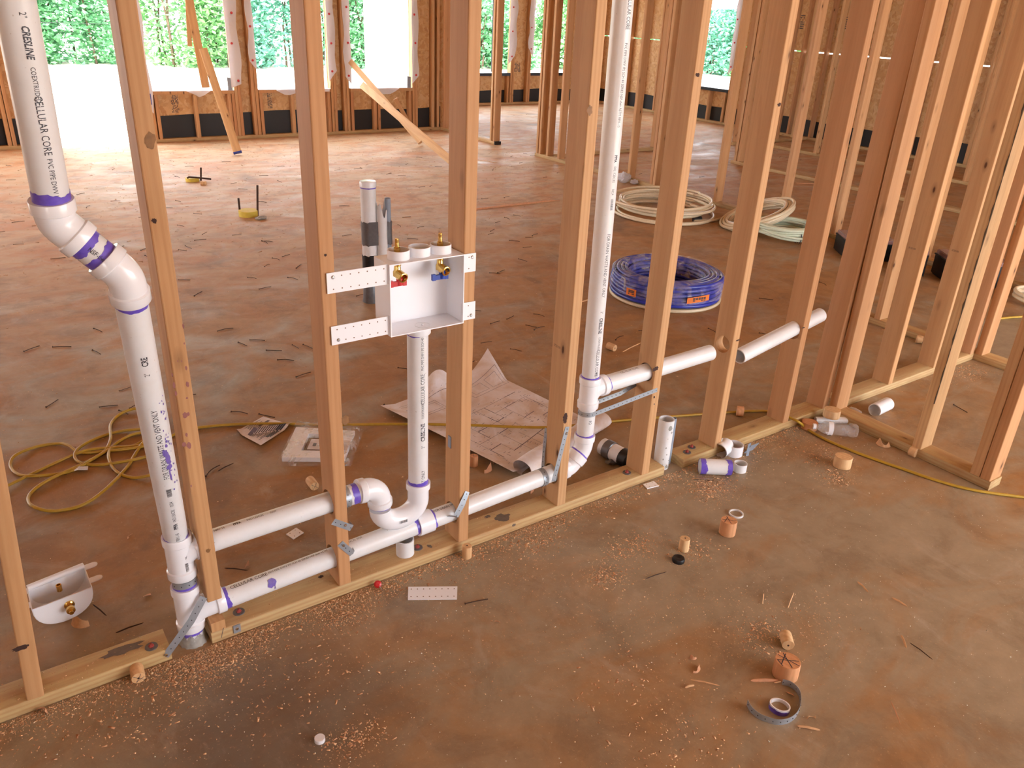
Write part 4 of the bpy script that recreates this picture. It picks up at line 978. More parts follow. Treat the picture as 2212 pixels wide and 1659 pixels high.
def bracket(px0, px1, z0, z1, dzl, label=None, n=6, scr=0):
    mb = MB(); mb.grid([[(px0, -.0025, z0 - dzl), (px1, -.0025, z0)], [(px0, -.0025, z1 - dzl), (px1, -.0025, z1)]], -.002); o = sub(build('mounting_bracket', mb, M['box_white'], wb, smooth=0), wb)
    hb = MB()
    for i in range(n):
        for zz in (z0 + .010, z1 - .010):
            f = (i + .7) / (n + .4); x = px0 + (px1 - px0) * f; hb.lathe([(0, 0), (.0017, 0), (.0017, .0003), (0, .0003)], (x, -.0046, zz - dzl * (1 - f)), (0, -1, 0), 12)
    build('bracket_holes', hb, M['bhole'], o, smooth=0)
    sb = MB(); xs, zs = (px0 + .016, z1 - .012 - dzl) if scr == 1 else ((px0 + .018, z0 + .012 - dzl) if scr == 2 else ((px1 - .012, z1 - .011) if scr == 3 else (px1 - .014, z0 + .012)))
    sb.lathe([(0, .0028), (.003, .0026), (.0048, .0008), (.005, 0), (0, 0)], (xs, -.0046, zs), (0, -1, 0), 18); build('screw', sb, M['steel'], o)
bracket(.826, .997, .948, 1.001, .001, scr=1, n=7); bracket(.830, .997, .809, .860, .001, scr=2, n=7)
bracket(1.215, 1.260, .946, .998, 0, n=1, scr=3); bracket(1.215, 1.262, .806, .858, 0, n=1, scr=4)
def valve(cx, cy, mat, handle_dx):
    v = MB(); zt = bz1
    v.lathe([(0, .052), (.0052, .052), (.0056, .046), (.005, .044), (.0056, .040), (.0056, .030), (.0085, .028), (.0085, .018), (.006, .016), (.006, .004), (.010, .002), (.010, -.004)], (cx, cy, zt), (0, 0, 1), 24)
    v.lathe([(.0105, 0), (.0105, -.016), (.0085, -.018), (.0095, -.030), (.012, -.034), (.012, -.046), (.0, -.048)], (cx, cy, zt - .003), (0, 0, 1), 24)
    b = sub(build('valve', v, M['brass'], wb, smooth=40), wb)
    c = Vector((cx, cy, zt - .042)); ax = Vector((.10, -1, -.18)).normalized(); o = MB()
    o.lathe([(.012, 0), (.0135, .010), (.0135, .030), (.0120, .031), (.0098, .031), (.0098, .012), (0, .012)], c, ax, 28); build('hose_outlet', o, M['brass'], b, smooth=40)
    o = MB(); o.lathe([(0, .0), (.003, .0), (.003, .005), (0, .006)], c + ax * .012, ax, 12); build('valve_stem', o, M['steel'], b)
    h = MB(); hc = Vector((cx + handle_dx, cy - .012, zt - .066)); h.lathe([(.006, .014), (.009, .010), (.009, -.008), (.0, -.010)], (cx, cy - .012, zt - .062), (0, 0, 1), 20)
    h.box(hc, (.023, .004, .0065)); h.box(hc + Vector((.020, 0, .001)), (.005, .0045, .0085)); h.box(hc - Vector((.019, 0, -.001)), (.005, .0045, .0085)); build('handle', h, mat, b, smooth=30)
valve(1.040, .036, M['red'], -.006); valve(1.170, .036, M['blue'], -.008)

# ================================================================ coils
def coil(name, c, R, rt, nloop, height, label, mat, tilt=None, radial=.0, seed=0, squash=1.0, cat='coil of tubing', ends=True, jit=.012, nseg=56, sides=8):
    rr = random.Random(seed); c = Vector(c); pts = []; tot = nloop * nseg; rot = tilt or Matrix.Identity(3)
    offs = [(rr.uniform(-1, 1), rr.uniform(0, 6.28), rr.uniform(-1, 1)) for _ in range(nloop + 1)]
    for i in range(tot + 1):
        l = i / nseg; k = int(l); f = l - k; a = 2 * math.pi * f
        r0 = offs[min(k, nloop)]; r1 = offs[min(k + 1, nloop)]; s = f * f * (3 - 2 * f)
        rad = R - radial * (.5 + .5 * (r0[0] * (1 - s) + r1[0] * s)) + jit * math.sin(a + r0[1])
        z = rt + height * ((k + s) / nloop if radial == 0 else (.5 + .5 * (r0[2] * (1 - s) + r1[2] * s)))
        pts.append(c + rot @ Vector((rad * math.cos(a), rad * squash * math.sin(a), z)))
    mb = MB(); mb.sweep(pts, rt, sides); o = build(name, mb, mat, None, smooth=60); o['_o'] = tuple(o.location); tag(o, label, cat); return o
def depth_at(P): return (P - CAM).dot(FWD)
def cring(px, py, z, halfw):
    P = at(px, py, z); return P, halfw * depth_at(P) / FPX
def tape_band(parent, c, R, ang, hw, rad, zc, mat, rot=None, hz=.03):
    """short tape band round the bundle at one angle"""
    rot = rot or Matrix.Identity(3); mb = MB(); e = Vector((math.cos(ang), math.sin(ang), 0)); t = Vector((-math.sin(ang), math.cos(ang), 0)); rows = []
    for s in (-hw, -hw / 2, 0, hw / 2, hw):
        row = []
        for k in range(17):
            a = 2 * math.pi * k / 16; row.append(Vector(c) + rot @ (e * (R - rad * .0 + rad * math.cos(a)) + t * s + Vector((0, 0, zc + hz * math.sin(a)))))
        rows.append(row)
    mb.grid(rows); return build('tape_band', mb, mat, parent, smooth=50)
cb, Rb = cring(1443, 575, .19, 122)
wc = coil('tubing_coil', (cb.x, cb.y, 0), Rb * 1.0, .0115, 6, .0, 'flat coil of cream tubing lying under the blue coil', M['pex'], radial=.06, seed=2, jit=.004)
tape_band(wc, (cb.x, cb.y, 0), Rb - .03, math.radians(218), .05, .040, .012, M['black_plastic'], hz=.014)
bc = empty('tubing_coil', (cb.x, cb.y, .026)); tag(bc, 'thick coil of blue tubing in shrink film with orange labels', 'coil of tubing')
rrb = random.Random(4); k_ = 0
for j, z in enumerate([.04, .064, .088, .112, .136, .158]):
    P = []
    for i in range(73):
        a = 2 * math.pi * i / 72; P.append((cb.x + (Rb - .010 - .008 * abs(j - 2.5) / 2.5 + .003 * math.sin(3 * a + j)) * math.cos(a), cb.y + (Rb - .010 - .008 * abs(j - 2.5) / 2.5 + .003 * math.sin(3 * a + j)) * math.sin(a), z + .003 * math.sin(2 * a + j)))
    mb = MB(); mb.sweep(P, .0125, 8); build('outer_turn', mb, M['pexblue'], bc, smooth=60)
mb = MB()
for j, z in enumerate([.045, .070, .095, .120, .143]):
    for q in (.035, .060, .085, .108):
        mb.sweep([(cb.x + (Rb - .01 - q) * math.cos(2 * math.pi * i / 56), cb.y + (Rb - .01 - q) * math.sin(2 * math.pi * i / 56), z + (.022 if j == 4 and q < .1 else 0)) for i in range(57)], .0125, 7)
b_ = build('inner_turns', mb, M['pexblue'], bc, smooth=60); b_['kind'] = 'stuff'
tfilm = NT('shrink_film'); tfilm.color((.80, .72, .76, 1)); tfilm.rough(.06)
nn_ = tfilm.noise(tfilm.tex('Object', (1, 1, 1)), 16, 4, .6, 1.0); tfilm.bump(nn_.outputs[0], .8, .03)
trn = tfilm.n('ShaderNodeBsdfTransparent'); mxn = tfilm.n('ShaderNodeMixShader'); tfilm.l(tfilm.ramp(nn_.outputs[0], [(.42, (.04, .04, .04, 1)), (.72, (.42, .42, .42, 1))]), mxn.inputs[0]); ot = tfilm.t.nodes['Material Output']; tfilm.l(trn.outputs[0], mxn.inputs[1]); tfilm.l(tfilm.b.outputs[0], mxn.inputs[2]); tfilm.l(mxn.outputs[0], ot.inputs[0])
M['film'] = tfilm.m
rows = []
for i in range(73):
    a = 2 * math.pi * i / 72; row = []
    for k in range(13):
        b = -.5 + 3.9 * k / 12; rr_ = Rb - .062 + .082 * math.cos(b); z = .102 + .086 * math.sin(b) + .002 * math.sin(7 * a + k)
        row.append((cb.x + (rr_ + .003 * math.sin(9 * a + 2 * k)) * math.cos(a), cb.y + (rr_ + .003 * math.sin(9 * a + 2 * k)) * math.sin(a), z))
    rows.append(row)
mb = MB(); mb.grid(rows); build('shrink_film', mb, M['film'], bc, smooth=80)
def coil_label(px, py, w_, h_, lbl, tilt=0):
    d = ray(px, py).normalized(); P = at(px, py, .10)
    e = Vector((P.x - cb.x, P.y - cb.y, 0)).normalized(); ang = math.atan2(e.y, e.x); R1 = Rb + .026; rows = []
    for j in range(7):
        a = ang + (j / 6 - .5) * w_ / R1; rows.append([(cb.x + R1 * math.cos(a), cb.y + R1 * math.sin(a), zz + tilt * (j - 3)) for zz in (.10 - h_, .10 + h_)])
    mb = MB(); mb.grid(rows, .001); o = sub(build('orange_label', mb, M['orange'], bc, smooth=60), bc)
    mb = MB(); rr = random.Random(9)
    for j in range(5):
        a = ang + (j / 5 - .35) * w_ * .6 / R1
        for zz in (-.4, .1, .5):
            if rr.random() < .8: mb.box((cb.x + (R1 + .0015) * math.cos(a), cb.y + (R1 + .0015) * math.sin(a), .10 + zz * h_), (.0012, w_ * .045, h_ * .16), Matrix.Rotation(a, 3, 'Z'))
    build('label_print', mb, M['ink'], o, smooth=0)
coil_label(1390, 622, .07, .022, ''); coil_label(1498, 640, .15, .018, '', .002)
# loose white coil at the back
c1, R1_ = cring(1432, 432, .12, 112)
c2_ = coil('tubing_coil', (c1.x, c1.y, 0), R1_, .0125, 11, .14, 'loose cream tubing coil lying in front of the middle partition', M['pex'], radial=.16, seed=11, jit=.035)
mb = MB(); q = [at(1500, 478, .02), at(1540, 476, .018), at(1576, 468, .014)]; mb.sweep(q, .012, 8); build('loose_end', mb, M['pex'], c2_, smooth=60)
pt = at(1506, 474, .02); mb = MB(); dd = (at(1540, 474, .02) - pt).normalized(); mb.sweep([pt - dd * .035, pt + dd * .035], .028, 14); build('black_tape', mb, M['black_plastic'], c2_, smooth=60)
# green-tinted coil and the leaning coil
c3_, R3 = cring(1696, 495, .07, 52)
g1 = coil('tubing_coil', (c3_.x, c3_.y, 0), R3 * 1.25, .012, 14, .115, 'greenish translucent coil lying half under the leaning coil', M['pexgreen'], radial=.05, seed=15, jit=.008)
rot = Matrix.Rotation(math.radians(24), 3, 'Y') @ Matrix.Rotation(math.radians(18), 3, 'X')
c4, R4 = cring(1640, 470, .10, 84)
rot = Matrix.Rotation(math.radians(-20), 3, Vector((.8, .6, 0)))
rot = Matrix.Rotation(math.radians(24), 3, Vector(FWD.xy.to_3d().normalized())) 
rot = Matrix.Rotation(math.radians(-22), 3, Vector((FWD.x, FWD.y, 0)).normalized())
g2 = coil('tubing_coil', (c4.x, c4.y, .075), R4 * .93, .013, 14, .07, 'small cream coil leaning on the greenish coil', M['pex'], tilt=rot, radial=.075, seed=17, jit=.006)
for an in (205, 330): tape_band(g2, (c4.x, c4.y, .075), R4 * .93 - .03, math.radians(an), .005, .05, .04, M['ink'], rot, .045)
for an in (250, 258): tape_band(g1, (c3_.x, c3_.y, 0), R3 * 1.08 - .02, math.radians(an), .004, .045, .055, M['ink'], None, .062)
# red tipped tube end
a_, b_ = at(1655, 443, .03), at(1672, 437, .035); mb = MB(); mb.sweep([a_, b_], .012, 10); o = build('tube_end', mb, M['pvc'], None, smooth=40); o['_o'] = tuple(o.location); tag(o, 'white tube end with a red tip behind the leaning coil', 'tubing'); mb = MB(); mb.sweep([b_, b_.lerp(at(1686, 437, .03), .9)], .0125, 10); build('red_tip', mb, M['red'], o, smooth=40)
# crumpled bubble wrap
def crumple(name, c, rx, ry, h, mat, label, seed, cat='plastic scrap', sub_=3):
    bm = bmesh.new(); bmesh.ops.create_icosphere(bm, subdivisions=sub_, radius=1); rr = random.Random(seed)
    for v in bm.verts:
        f = .75 + .4 * rr.random(); v.co = Vector((v.co.x * rx * f, v.co.y * ry * f, max(-.0, (v.co.z * .5 + .5)) * h * f))
    me = bpy.data.meshes.new(name); bm.to_mesh(me); bm.free(); me.materials.append(mat); o = bpy.data.objects.new(name, me); link(o); o.location = Vector(c); return tag(o, label, cat)
crumple('plastic_wrap', at(1347, 395, .001), .075, .06, .11, M['wrap'], 'crumpled clear wrap scrap left of the loose white coil', 3); crumple('plastic_wrap', at(1370, 398, .001), .05, .04, .05, M['wrap'], 'smaller crumpled wrap scrap touching the loose white coil', 4)
# ================================================================ tool cases
def case(px, py, w_, d_, h_, rz, label, lid=True):
    p = at(px, py, 0); r = Matrix.Rotation(rz, 3, 'Z'); root = empty('tool_case', p); tag(root, label, 'tool case', None)
    def B(nm, c, h, m, par=root, bev=.012):
        bm = bmesh.new(); bmesh.ops.create_cube(bm, size=1)
        for v in bm.verts: v.co = r @ Vector((v.co.x * 2 * h[0] + c[0], v.co.y * 2 * h[1] + c[1], v.co.z * 2 * h[2] + c[2]))
        bmesh.ops.bevel(bm, geom=bm.edges[:], offset=min(bev, min(h) * .6), segments=2, affect='EDGES'); me = bpy.data.meshes.new(nm); bm.to_mesh(me); bm.free(); me.materials.append(m); o = bpy.data.objects.new(nm, me); link(o, par); return o
    B('body', (0, 0, h_ * .42), (w_ / 2, d_ / 2, h_ * .42), M['black_plastic']); B('lid', (0, 0, h_ * .90), (w_ / 2 * .97, d_ / 2 * .97, h_ * .10), M['lidp'], bev=.006)
    B('rim', (0, 0, h_ * .80), (w_ / 2 * 1.02, d_ / 2 * 1.02, h_ * .03), M['black_plastic'], bev=.004)
    for s in (-.6, .0, .6): B('latch', (s * w_ / 2, -d_ / 2 - .006, h_ * .70), (.022, .008, h_ * .15), M['black_plastic'], bev=.004)
    mb = MB(); mb.sweep([p + r @ Vector(q) for q in ((-.06, -d_ / 2, h_ * .5), (-.055, -d_ / 2 - .03, h_ * .5), (.055, -d_ / 2 - .03, h_ * .5), (.06, -d_ / 2, h_ * .5))], .007, 8); build('handle', mb, M['black_plastic'], root, smooth=40)
    return root
M['lidp'] = flat('smoky_lid', (.30, .17, .16, 1), .12, noise=.3)
case(1862, 552, .36, .30, .16, math.radians(-38), 'black tool case with clear lid, leftmost behind the knotty corner stud')
case(1958, 590, .22, .16, .20, math.radians(-60), 'narrow black tool case between the closet studs')
case(2088, 606, .40, .30, .18, math.radians(-40), 'black tool case with clear lid, right-hand one behind the closet')
# ================================================================ braces
def board(p0, p1, wdir, w_, d_, label, mat=None, name='brace_board', bow=0, cat='board'):
    return tag(lumber(name, p0, p1, wdir, w_, d_, mat or M['wood_pale'], bow=bow), label, cat)
# leaning brace with a blue end
p0 = at(505, 333, .012); p1 = aty(431, 110, 8.15)
def facing(p0, p1, w_, d_, label, **k):
    """board with its broad face toward the camera side"""
    ax = (p1 - p0).normalized(); n = (CAM - p0); n = (n - ax * n.dot(ax)).normalized(); n = (n + Vector((0, 0, k.pop('up', 0)))); n = (n - ax * n.dot(ax)).normalized()
    s = ax.cross(n).normalized()
    o = board(p0, p1, n, w_, d_, label, **k); return o
br = facing(p0, p1, .038, .089, 'orange-lit brace leaning from the floor to the first window, blue painted foot')
ax = (p1 - p0).normalized(); bpy.context.view_layer.update()
mb = MB(); q = br.matrix_world @ Vector((.019, .0445, .0)); mb.box(q - ax * .001, (.0205, .046, .006), br.matrix_world.to_3x3()); o = build('painted_end', mb, M['blue'], None, smooth=0); o.parent = br; o.matrix_parent_inverse = br.matrix_world.inverted()
p2 = aty(392, -40, 8.42); q0 = aty(436, 190, 8.30)
facing(q0, p2, .038, .089, 'upper brace board crossing the first window opening')
facing(aty(405, 100, 8.36), aty(397, -60, 8.46), .02, .05, 'thin batten behind the upper brace in the first window')
# two thin braces from the third window
a0 = aty(752, 140, 8.3); a1 = at(900, 312, .02); facing(aty(905, 312, 6.85), aty(752, 136, 8.5), .02, .07, 'thin brace board from the third window jamb, upper of the crossed pair')
b0 = aty(778, 190, 7.9); b1 = at(985, 368, .015); facing(b1, b0, .02, .085, 'long twisted brace board sloping to the floor behind the box stud', bow=.03)
facing(at(904, 312, .015), aty(850, 215, 7.4), .015, .05, 'broken splinter board under the crossed braces', mat=M['wood'])
# ================================================================ foam forms with bars
def rebar(p0, p1, label, mid=None):
    mb = MB(); pts = [p0, p1] if mid is None else [p0] + mid + [p1]; mb.sweep(pts, .0085, 8); return tag(build('steel_bar', mb, M['rust'], None, smooth=60), label, 'steel bar', 'steel bars by the yellow foam forms')
f1c = at(537, 466, 0); Rf = 20 * depth_at(f1c) / FPX
mb = MB(); mb.lathe([(0, .045), (Rf, .045), (Rf, 0), (0, 0)], f1c, (0, 0, 1), 28); tag(build('foam_form', mb, M['ytan'], None, smooth=40), 'round yellow foam plug between two upright bars', 'foam plug')
rebar(at(519, 464, 0), aty(515, 428, at(519, 464, 0).y), 'short upright bar left of the round yellow foam plug'); rebar(at(556.5, 466, 0), aty(556, 400, at(556.5, 466, 0).y), 'tall upright bar right of the round yellow foam plug')
f2c = at(416, 391, 0); mb = MB(); R2 = 14 * depth_at(f2c) / FPX; mb.lathe([(0, .03), (R2, .03), (R2, 0), (0, 0)], f2c, (0, 0, 1), 24); tag(build('foam_form', mb, M['ytan'], None, smooth=40), 'worn yellow foam plug under the bent bar', 'foam plug')
yy = at(433, 390, 0).y; rebar(at(434, 390, 0), aty(434, 362, yy), 'short upright bar at the worn foam plug'); rebar(aty(404, 385, yy - .02), aty(456, 387, yy - .1), 'bent bar lying over the worn foam plug', [aty(408, 382.5, yy - .02), aty(430, 384.0, yy - .05)])
crumple('concrete_lump', at(564, 474, .0), .05, .035, .025, M['concrete'], 'small grey concrete lump beside the round foam plug', 8, 'concrete lump', 2)
mb = MB(); p = at(439, 396, .014); mb.lathe([(0, .025), (.02, .025), (.02, -.02), (0, -.02)], p, RIGHT, 18); tag(build('wood_plug', mb, M['plug'], None, smooth=40), 'pale round plug beside the worn foam plug', 'wood plug', 'wood plugs bored from the studs')
# ================================================================ yellow cord
def spline(P, n=7):
    out = []; P = [P[0]] + P + [P[-1]]
    for i in range(1, len(P) - 2):
        p0, p1, p2, p3 = P[i - 1:i + 3]
        for k in range(n):
            t = k / n; out.append(.5 * ((2 * p1) + (p2 - p0) * t + (2 * p0 - 5 * p1 + 4 * p2 - p3) * t * t + (3 * p1 - p0 - 3 * p2 + p3) * t ** 3))
    out.append(P[-2]); return out
def cr(pts): return [(x / 3.95, 800 + y / 3.95) for x, y in pts]
ch = cr([(-120, 1090), (0, 1030), (300, 870), (560, 750), (760, 690), (1000, 655), (1150, 640), (1300, 560), (1330, 530), (1290, 510), (1200, 513), (1000, 525), (800, 590), (660, 690), (650, 765), (780, 808), (1000, 800), (1240, 740), (1370, 690), (1400, 600), (1420, 420), (1330, 335), (1170, 335), (1030, 370), (945, 460), (945, 600), (880, 700), (700, 800), (450, 930), (300, 1010), (240, 1090), (280, 1170), (450, 1200), (700, 1150), (900, 1030), (1080, 830), (1150, 720), (1230, 620),
        (1330, 560), (1290, 540), (1200, 545), (1080, 570), (950, 660), (930, 760), (990, 860), (1130, 915), (1290, 905), (1400, 860), (1420, 760), (1300, 650), (1100, 655), (960, 665), (850, 735), (640, 845), (480, 885), (300, 912), (160, 890), (90, 820), (130, 740), (300, 655), (480, 625), (580, 650), (690, 700), (900, 690), (1200, 665), (1400, 590), (1560, 510)])
run = [(425, 924), (500, 917), (600, 915), (700, 918), (850, 916), (1000, 918), (1180, 923), (1300, 912), (1420, 902), (1540, 893), (1620, 888), (1668, 889)]
pts = [at(x, y, .0065) for x, y in ch]; rr = random.Random(6)
for i, p in enumerate(pts):
    if i % 3 == 1: p.z += .006
pts += [at(x, y, .022 if 800 < x < 1250 else .0065) for x, y in run] 
pl0 = [at(1690, 896, .010), at(1700, 899, .047), at(1712, 905, .048), at(1726, 912, .046), at(1738, 922, .012)]
pts += pl0 + [at(x, y, .0065) for x, y in [(1760, 937), (1800, 957), (1870, 985), (1950, 1013), (2030, 1040), (2100, 1058), (2180, 1070), (2290, 1082), (2500, 1100), (2900, 1130)]]
for p in pts[:1]: pass
mb = MB(); mb.sweep(spline(pts, 7), .0058, 10); cord = build('extension_cord', mb, M['yellow'], None, smooth=80); cord['_o'] = tuple(cord.location); tag(cord, 'yellow cord looped at left and running behind the studs to the right', 'cord')
mb = MB(); a_, b_ = at(161, 1016, .008), at(190, 1011, .010); s_ = Vector((0, 0, 1)).cross(b_ - a_).normalized() * .017; mb.grid([[a_ - s_ * .3, a_ + s_ * .3], [a_.lerp(b_, .3) - s_ + Vector((0, 0, .008)), a_.lerp(b_, .3) + s_ + Vector((0, 0, .003))], [b_ - s_ * .9, b_ + s_ * .7]], .0008); build('tag', mb, M['wrap'], cord, smooth=0)
mb = MB(); mb.sweep([at(2160, 688, .008), at(2190, 685, .008), at(2230, 683, .008), at(2400, 690, .008), at(2700, 720, .008)], .0075, 8); tag(build('extension_cord', mb, M['yellow'], None, smooth=60), 'bit of yellow cord at the right edge behind the closet corner', 'cord')
# cream hose roll at the right edge behind the closet
ce = at(2235, 655, 0); coil('tubing_coil', ce, .14, .013, 4, .07, 'end of a pale coil at the right edge of the frame', M['pex'], radial=.03, seed=23)

# ================================================================ papers
def bil(c, u, v): return c[0] * (1 - u) * (1 - v) + c[1] * u * (1 - v) + c[2] * u * v + c[3] * (1 - u) * v
class Sheet:
    def __init__(s, c, f): s.c = c; s.f = f
    def __call__(s, u, v, dz=0): p = bil(s.c, u, v); return p + s.f(u, v) + Vector((0, 0, dz))
def sheet_obj(name, S_, label, nu=28, nv=28, mat=None, cat='paper', th=.0006):
    mb = MB(); mb.grid([[S_(i / nu, j / nv) for j in range(nv + 1)] for i in range(nu + 1)], -th); o = build(name, mb, mat or M['paper'], None, smooth=80); o['_o'] = tuple(o.location); return tag(o, label, cat)
def lines_obj(S_, segs, parent, name, mat, wd=.003, dz=.0016, n=6):
    mb = MB()
    for (u0, v0, u1, v1, k) in segs:
        a = Vector((u0, v0)); b = Vector((u1, v1)); d = (b - a); 
        if d.length < 1e-6: continue
        q = Vector((-d.y, d.x)).normalized() * wd * k; rows = []
        m = max(1, int(d.length * 24))
        for i in range(m + 1):
            p = a.lerp(b, i / m); rows.append([S_(p.x - q.x, p.y - q.y, dz), S_(p.x + q.x, p.y + q.y, dz)])
        mb.grid(rows)
    return build(name, mb, mat, parent, smooth=0)
def m_paper():
    t = NT('paper'); v = t.tex('Object', (1, 1, 1)); n = t.noise(v, 7, 5, .6, .6); t.color(t.mix(t.ramp(n.outputs[0], [(.4, K1), (.66, W1)]), (.78, .73, .76, 1), (.62, .47, .38, 1))); t.rough(.75); t.bump(t.noise(v, 9, 3).outputs[0], .3, .02); return t.m
M['paper'] = m_paper(); M['plan_ink'] = flat('plan_ink', (.16, .13, .17, 1), .8)
pc = [at(822, 888), at(1052, 805), at(1262, 905), at(1108, 1033)]
def pf(u, v):
    z = .004 + .006 * (math.sin(u * 7 + v * 3) * .5 + .5)
    # two curled lobes on the far left edge, a raised corner, right edge rolled
    if v < .16: z += .10 * (1 - v / .16) ** 2 * max(0, math.sin((u - .32) * math.pi / .36)) * (1 if .32 < u < .68 else 0) * 1.0
    if u > .72 and v < .22: z += .12 * ((u - .72) / .28) ** 1.6 * (1 - v / .22)
    if u < .12: z += .02 * (1 - u / .12)
    return Vector((0, 0, z))
SP = Sheet(pc, pf); plan = sheet_obj('building_plan', SP, 'large creased building plan sheet lying behind the middle studs', 40, 40)
segs = []; rr = random.Random(31)
def rect(u0, v0, u1, v1, k): return [(u0, v0, u1, v0, k), (u1, v0, u1, v1, k), (u1, v1, u0, v1, k), (u0, v1, u0, v0, k)]
segs += rect(.62, .10, .98, .26, .7) + rect(.66, .13, .80, .23, .6) + rect(.84, .13, .95, .23, .6) + rect(.10, .12, .36, .24, .7) + rect(.12, .14, .34, .22, .6) + [(.10, .08, .70, .08, .7), (.10, .06, .70, .06, .5)]
us = [.14, .26, .36, .47, .55, .66, .78, .90]; vs = [.40, .50, .58, .68, .76, .86, .94]
for i, a in enumerate(us):
    for j, b in enumerate(vs[:-1]):
        if rr.random() < .62: segs.append((a, b, a, vs[j + 1], rr.choice([.6, .6, 1.5])))
for j, b in enumerate(vs):
    for i, a in enumerate(us[:-1]):
        if rr.random() < .62: segs.append((a, b, us[i + 1], b, rr.choice([.6, .6, 1.5])))
for i in range(150):
    a, b = rr.uniform(.06, .96), rr.uniform(.34, .97); segs.append((a, b, a + rr.uniform(.008, .03), b + rr.uniform(-.002, .002), .8))
for i in range(36):
    a, b = rr.uniform(.12, .95), rr.uniform(.36, .95); segs.append((a, b, a, b + rr.uniform(.01, .03), .8))
pi_ = lines_obj(SP, segs, plan, 'plan_drawing', M['plan_ink'], .0018); pi_['kind'] = 'stuff'
# rolled edge of the plan
mb = MB(); a_, b_ = at(1128, 1012, .03), at(1300, 905, .035); rows = []
for i in range(13):
    p = a_.lerp(b_, i / 12); t = (b_ - a_).normalized(); u = Vector((0, 0, 1)); s = t.cross(u).normalized(); row = []
    for k in range(27):
        a = 2.2 * math.pi * k / 26; r = .040 - .0035 * k / 26 + .004 * math.sin(i * .7); row.append(p + (s * math.cos(a) * 1.15 + u * math.sin(a) * .8) * r)
    rows.append(row)
mb.grid(rows, .0006); build('rolled_edge', mb, M['paper'], plan, smooth=80)
ic = [at(509, 934), at(569, 901), at(631, 920), at(564, 968)]
SI = Sheet(ic, lambda u, v: Vector((0, 0, .003 + .016 * max(0, 1 - abs(u - v + .05) * 5) + .010 * (1 - u) * v)))
ins = sheet_obj('instruction_sheet', SI, 'folded printed instruction sheet left of the bagged plate', 16, 16); segs = []
for i in range(11):
    v = .50 + i * .042; segs.append((.10 + .3 * rr.random(), v, .88, v, 1.2 if i < 8 else 2.4))
for i in range(6): segs.append((.2, .08 + i * .05, .9 - .3 * rr.random(), .08 + i * .05, 1.0))
lines_obj(SI, segs, ins, 'printed_text', M['ink'], .008)['kind'] = 'stuff'; lines_obj(SI, [(.10, .42, .5, .42, 7), (.55, .30, .9, .30, 5)], ins, 'picture', M['plan_ink'], .008)
# bagged white plate
bgc = [at(600, 1006), at(640, 921), at(776, 931), at(748, 1006)]
SB = Sheet(bgc, lambda u, v: Vector((0, 0, 0)))
bag = empty('bagged_plate', SB(.5, .5)); tag(bag, 'white square trim plate with a card, in a clear bag', 'bagged part')
def quadframe(m, u0, u1, v0, v1, z0, z1):
    P = [SB(u0, v0, z0), SB(u1, v0, z0), SB(u1, v1, z0), SB(u0, v1, z0)]; Q = [p + Vector((0, 0, z1 - z0)) for p in P]; m.add(P + Q, [(0, 3, 2, 1), (4, 5, 6, 7), (0, 1, 5, 4), (1, 2, 6, 5), (2, 3, 7, 6), (3, 0, 4, 7)])
mb = MB(); quadframe(mb, .08, .86, .04, .28, .003, .022); quadframe(mb, .08, .86, .72, .96, .003, .022); quadframe(mb, .08, .26, .28, .72, .003, .022); quadframe(mb, .70, .86, .28, .72, .003, .022); build('trim_plate', mb, M['box_white'], bag, smooth=0)
mb = MB(); quadframe(mb, .28, .55, .36, .95, .023, .0245); crd = build('card', mb, M['paper'], bag, smooth=0)
mb = MB(); quadframe(mb, .36, .44, .42, .47, .0247, .0252); quadframe(mb, .32, .35, .55, .85, .0247, .0252); quadframe(mb, .40, .42, .55, .85, .0247, .0252); build('card_print', mb, M['ink'], bag, smooth=0)
tb = NT('bag_film'); tb.color((.9, .85, .82, 1)); tb.rough(.06); nv_ = tb.noise(tb.tex('Object', (1, 1, 1)), 14, 5, .6, 1.5); tb.bump(nv_.outputs[0], 1.0, .03); trn = tb.n('ShaderNodeBsdfTransparent'); mxn = tb.n('ShaderNodeMixShader'); tb.l(tb.ramp(nv_.outputs[0], [(.5, (.10, .10, .10, 1)), (.72, (.6, .6, .6, 1))]), mxn.inputs[0]); ot = tb.t.nodes['Material Output']; tb.l(trn.outputs[0], mxn.inputs[1]); tb.l(tb.b.outputs[0], mxn.inputs[2]); tb.l(mxn.outputs[0], ot.inputs[0]); M['bagfilm'] = tb.m
rr = random.Random(2); zf = [[.028 + .008 * rr.random() for j in range(17)] for i in range(17)]
mb = MB(); mb.grid([[SB(-.02 + 1.04 * i / 16, -.03 + 1.10 * j / 16, zf[i][j] if 0 < i < 16 and 0 < j < 16 else .002) for j in range(17)] for i in range(17)]); build('clear_bag', mb, M['bagfilm'], bag, smooth=80)
# ================================================================ valve box lying on the slab
vb = empty('valve_box', at(130, 1300)); tag(vb, 'white half-round valve box with a brass fitting lying on the slab', 'outlet box')
zr = .080; n0, n1 = at(70, 1316, zr), at(197, 1268, zr); f0, f1 = at(60, 1273, zr + .006), at(181, 1224, zr + .006)
def dshape(a, b, depth, k=18, sc=1.0):
    m = (a + b) / 2; h = (b - a) / 2 * sc; return [m - h * math.cos(math.pi * i / k) + Vector((0, 0, -depth * math.sin(math.pi * i / k) ** .7)) for i in range(k + 1)]
Dn, Df = dshape(n0, n1, .077), dshape(f0, f1, .077)
mb = MB(); mb.grid([Dn, [p.lerp(q, .5) for p, q in zip(Dn, Df)], Df], .0025); sub(build('trough', mb, M['box_white'], vb, smooth=60), vb)
cn_ = (n0 + n1) / 2 - Vector((0, 0, .03)); fb = (n0 - f0).normalized() * .003
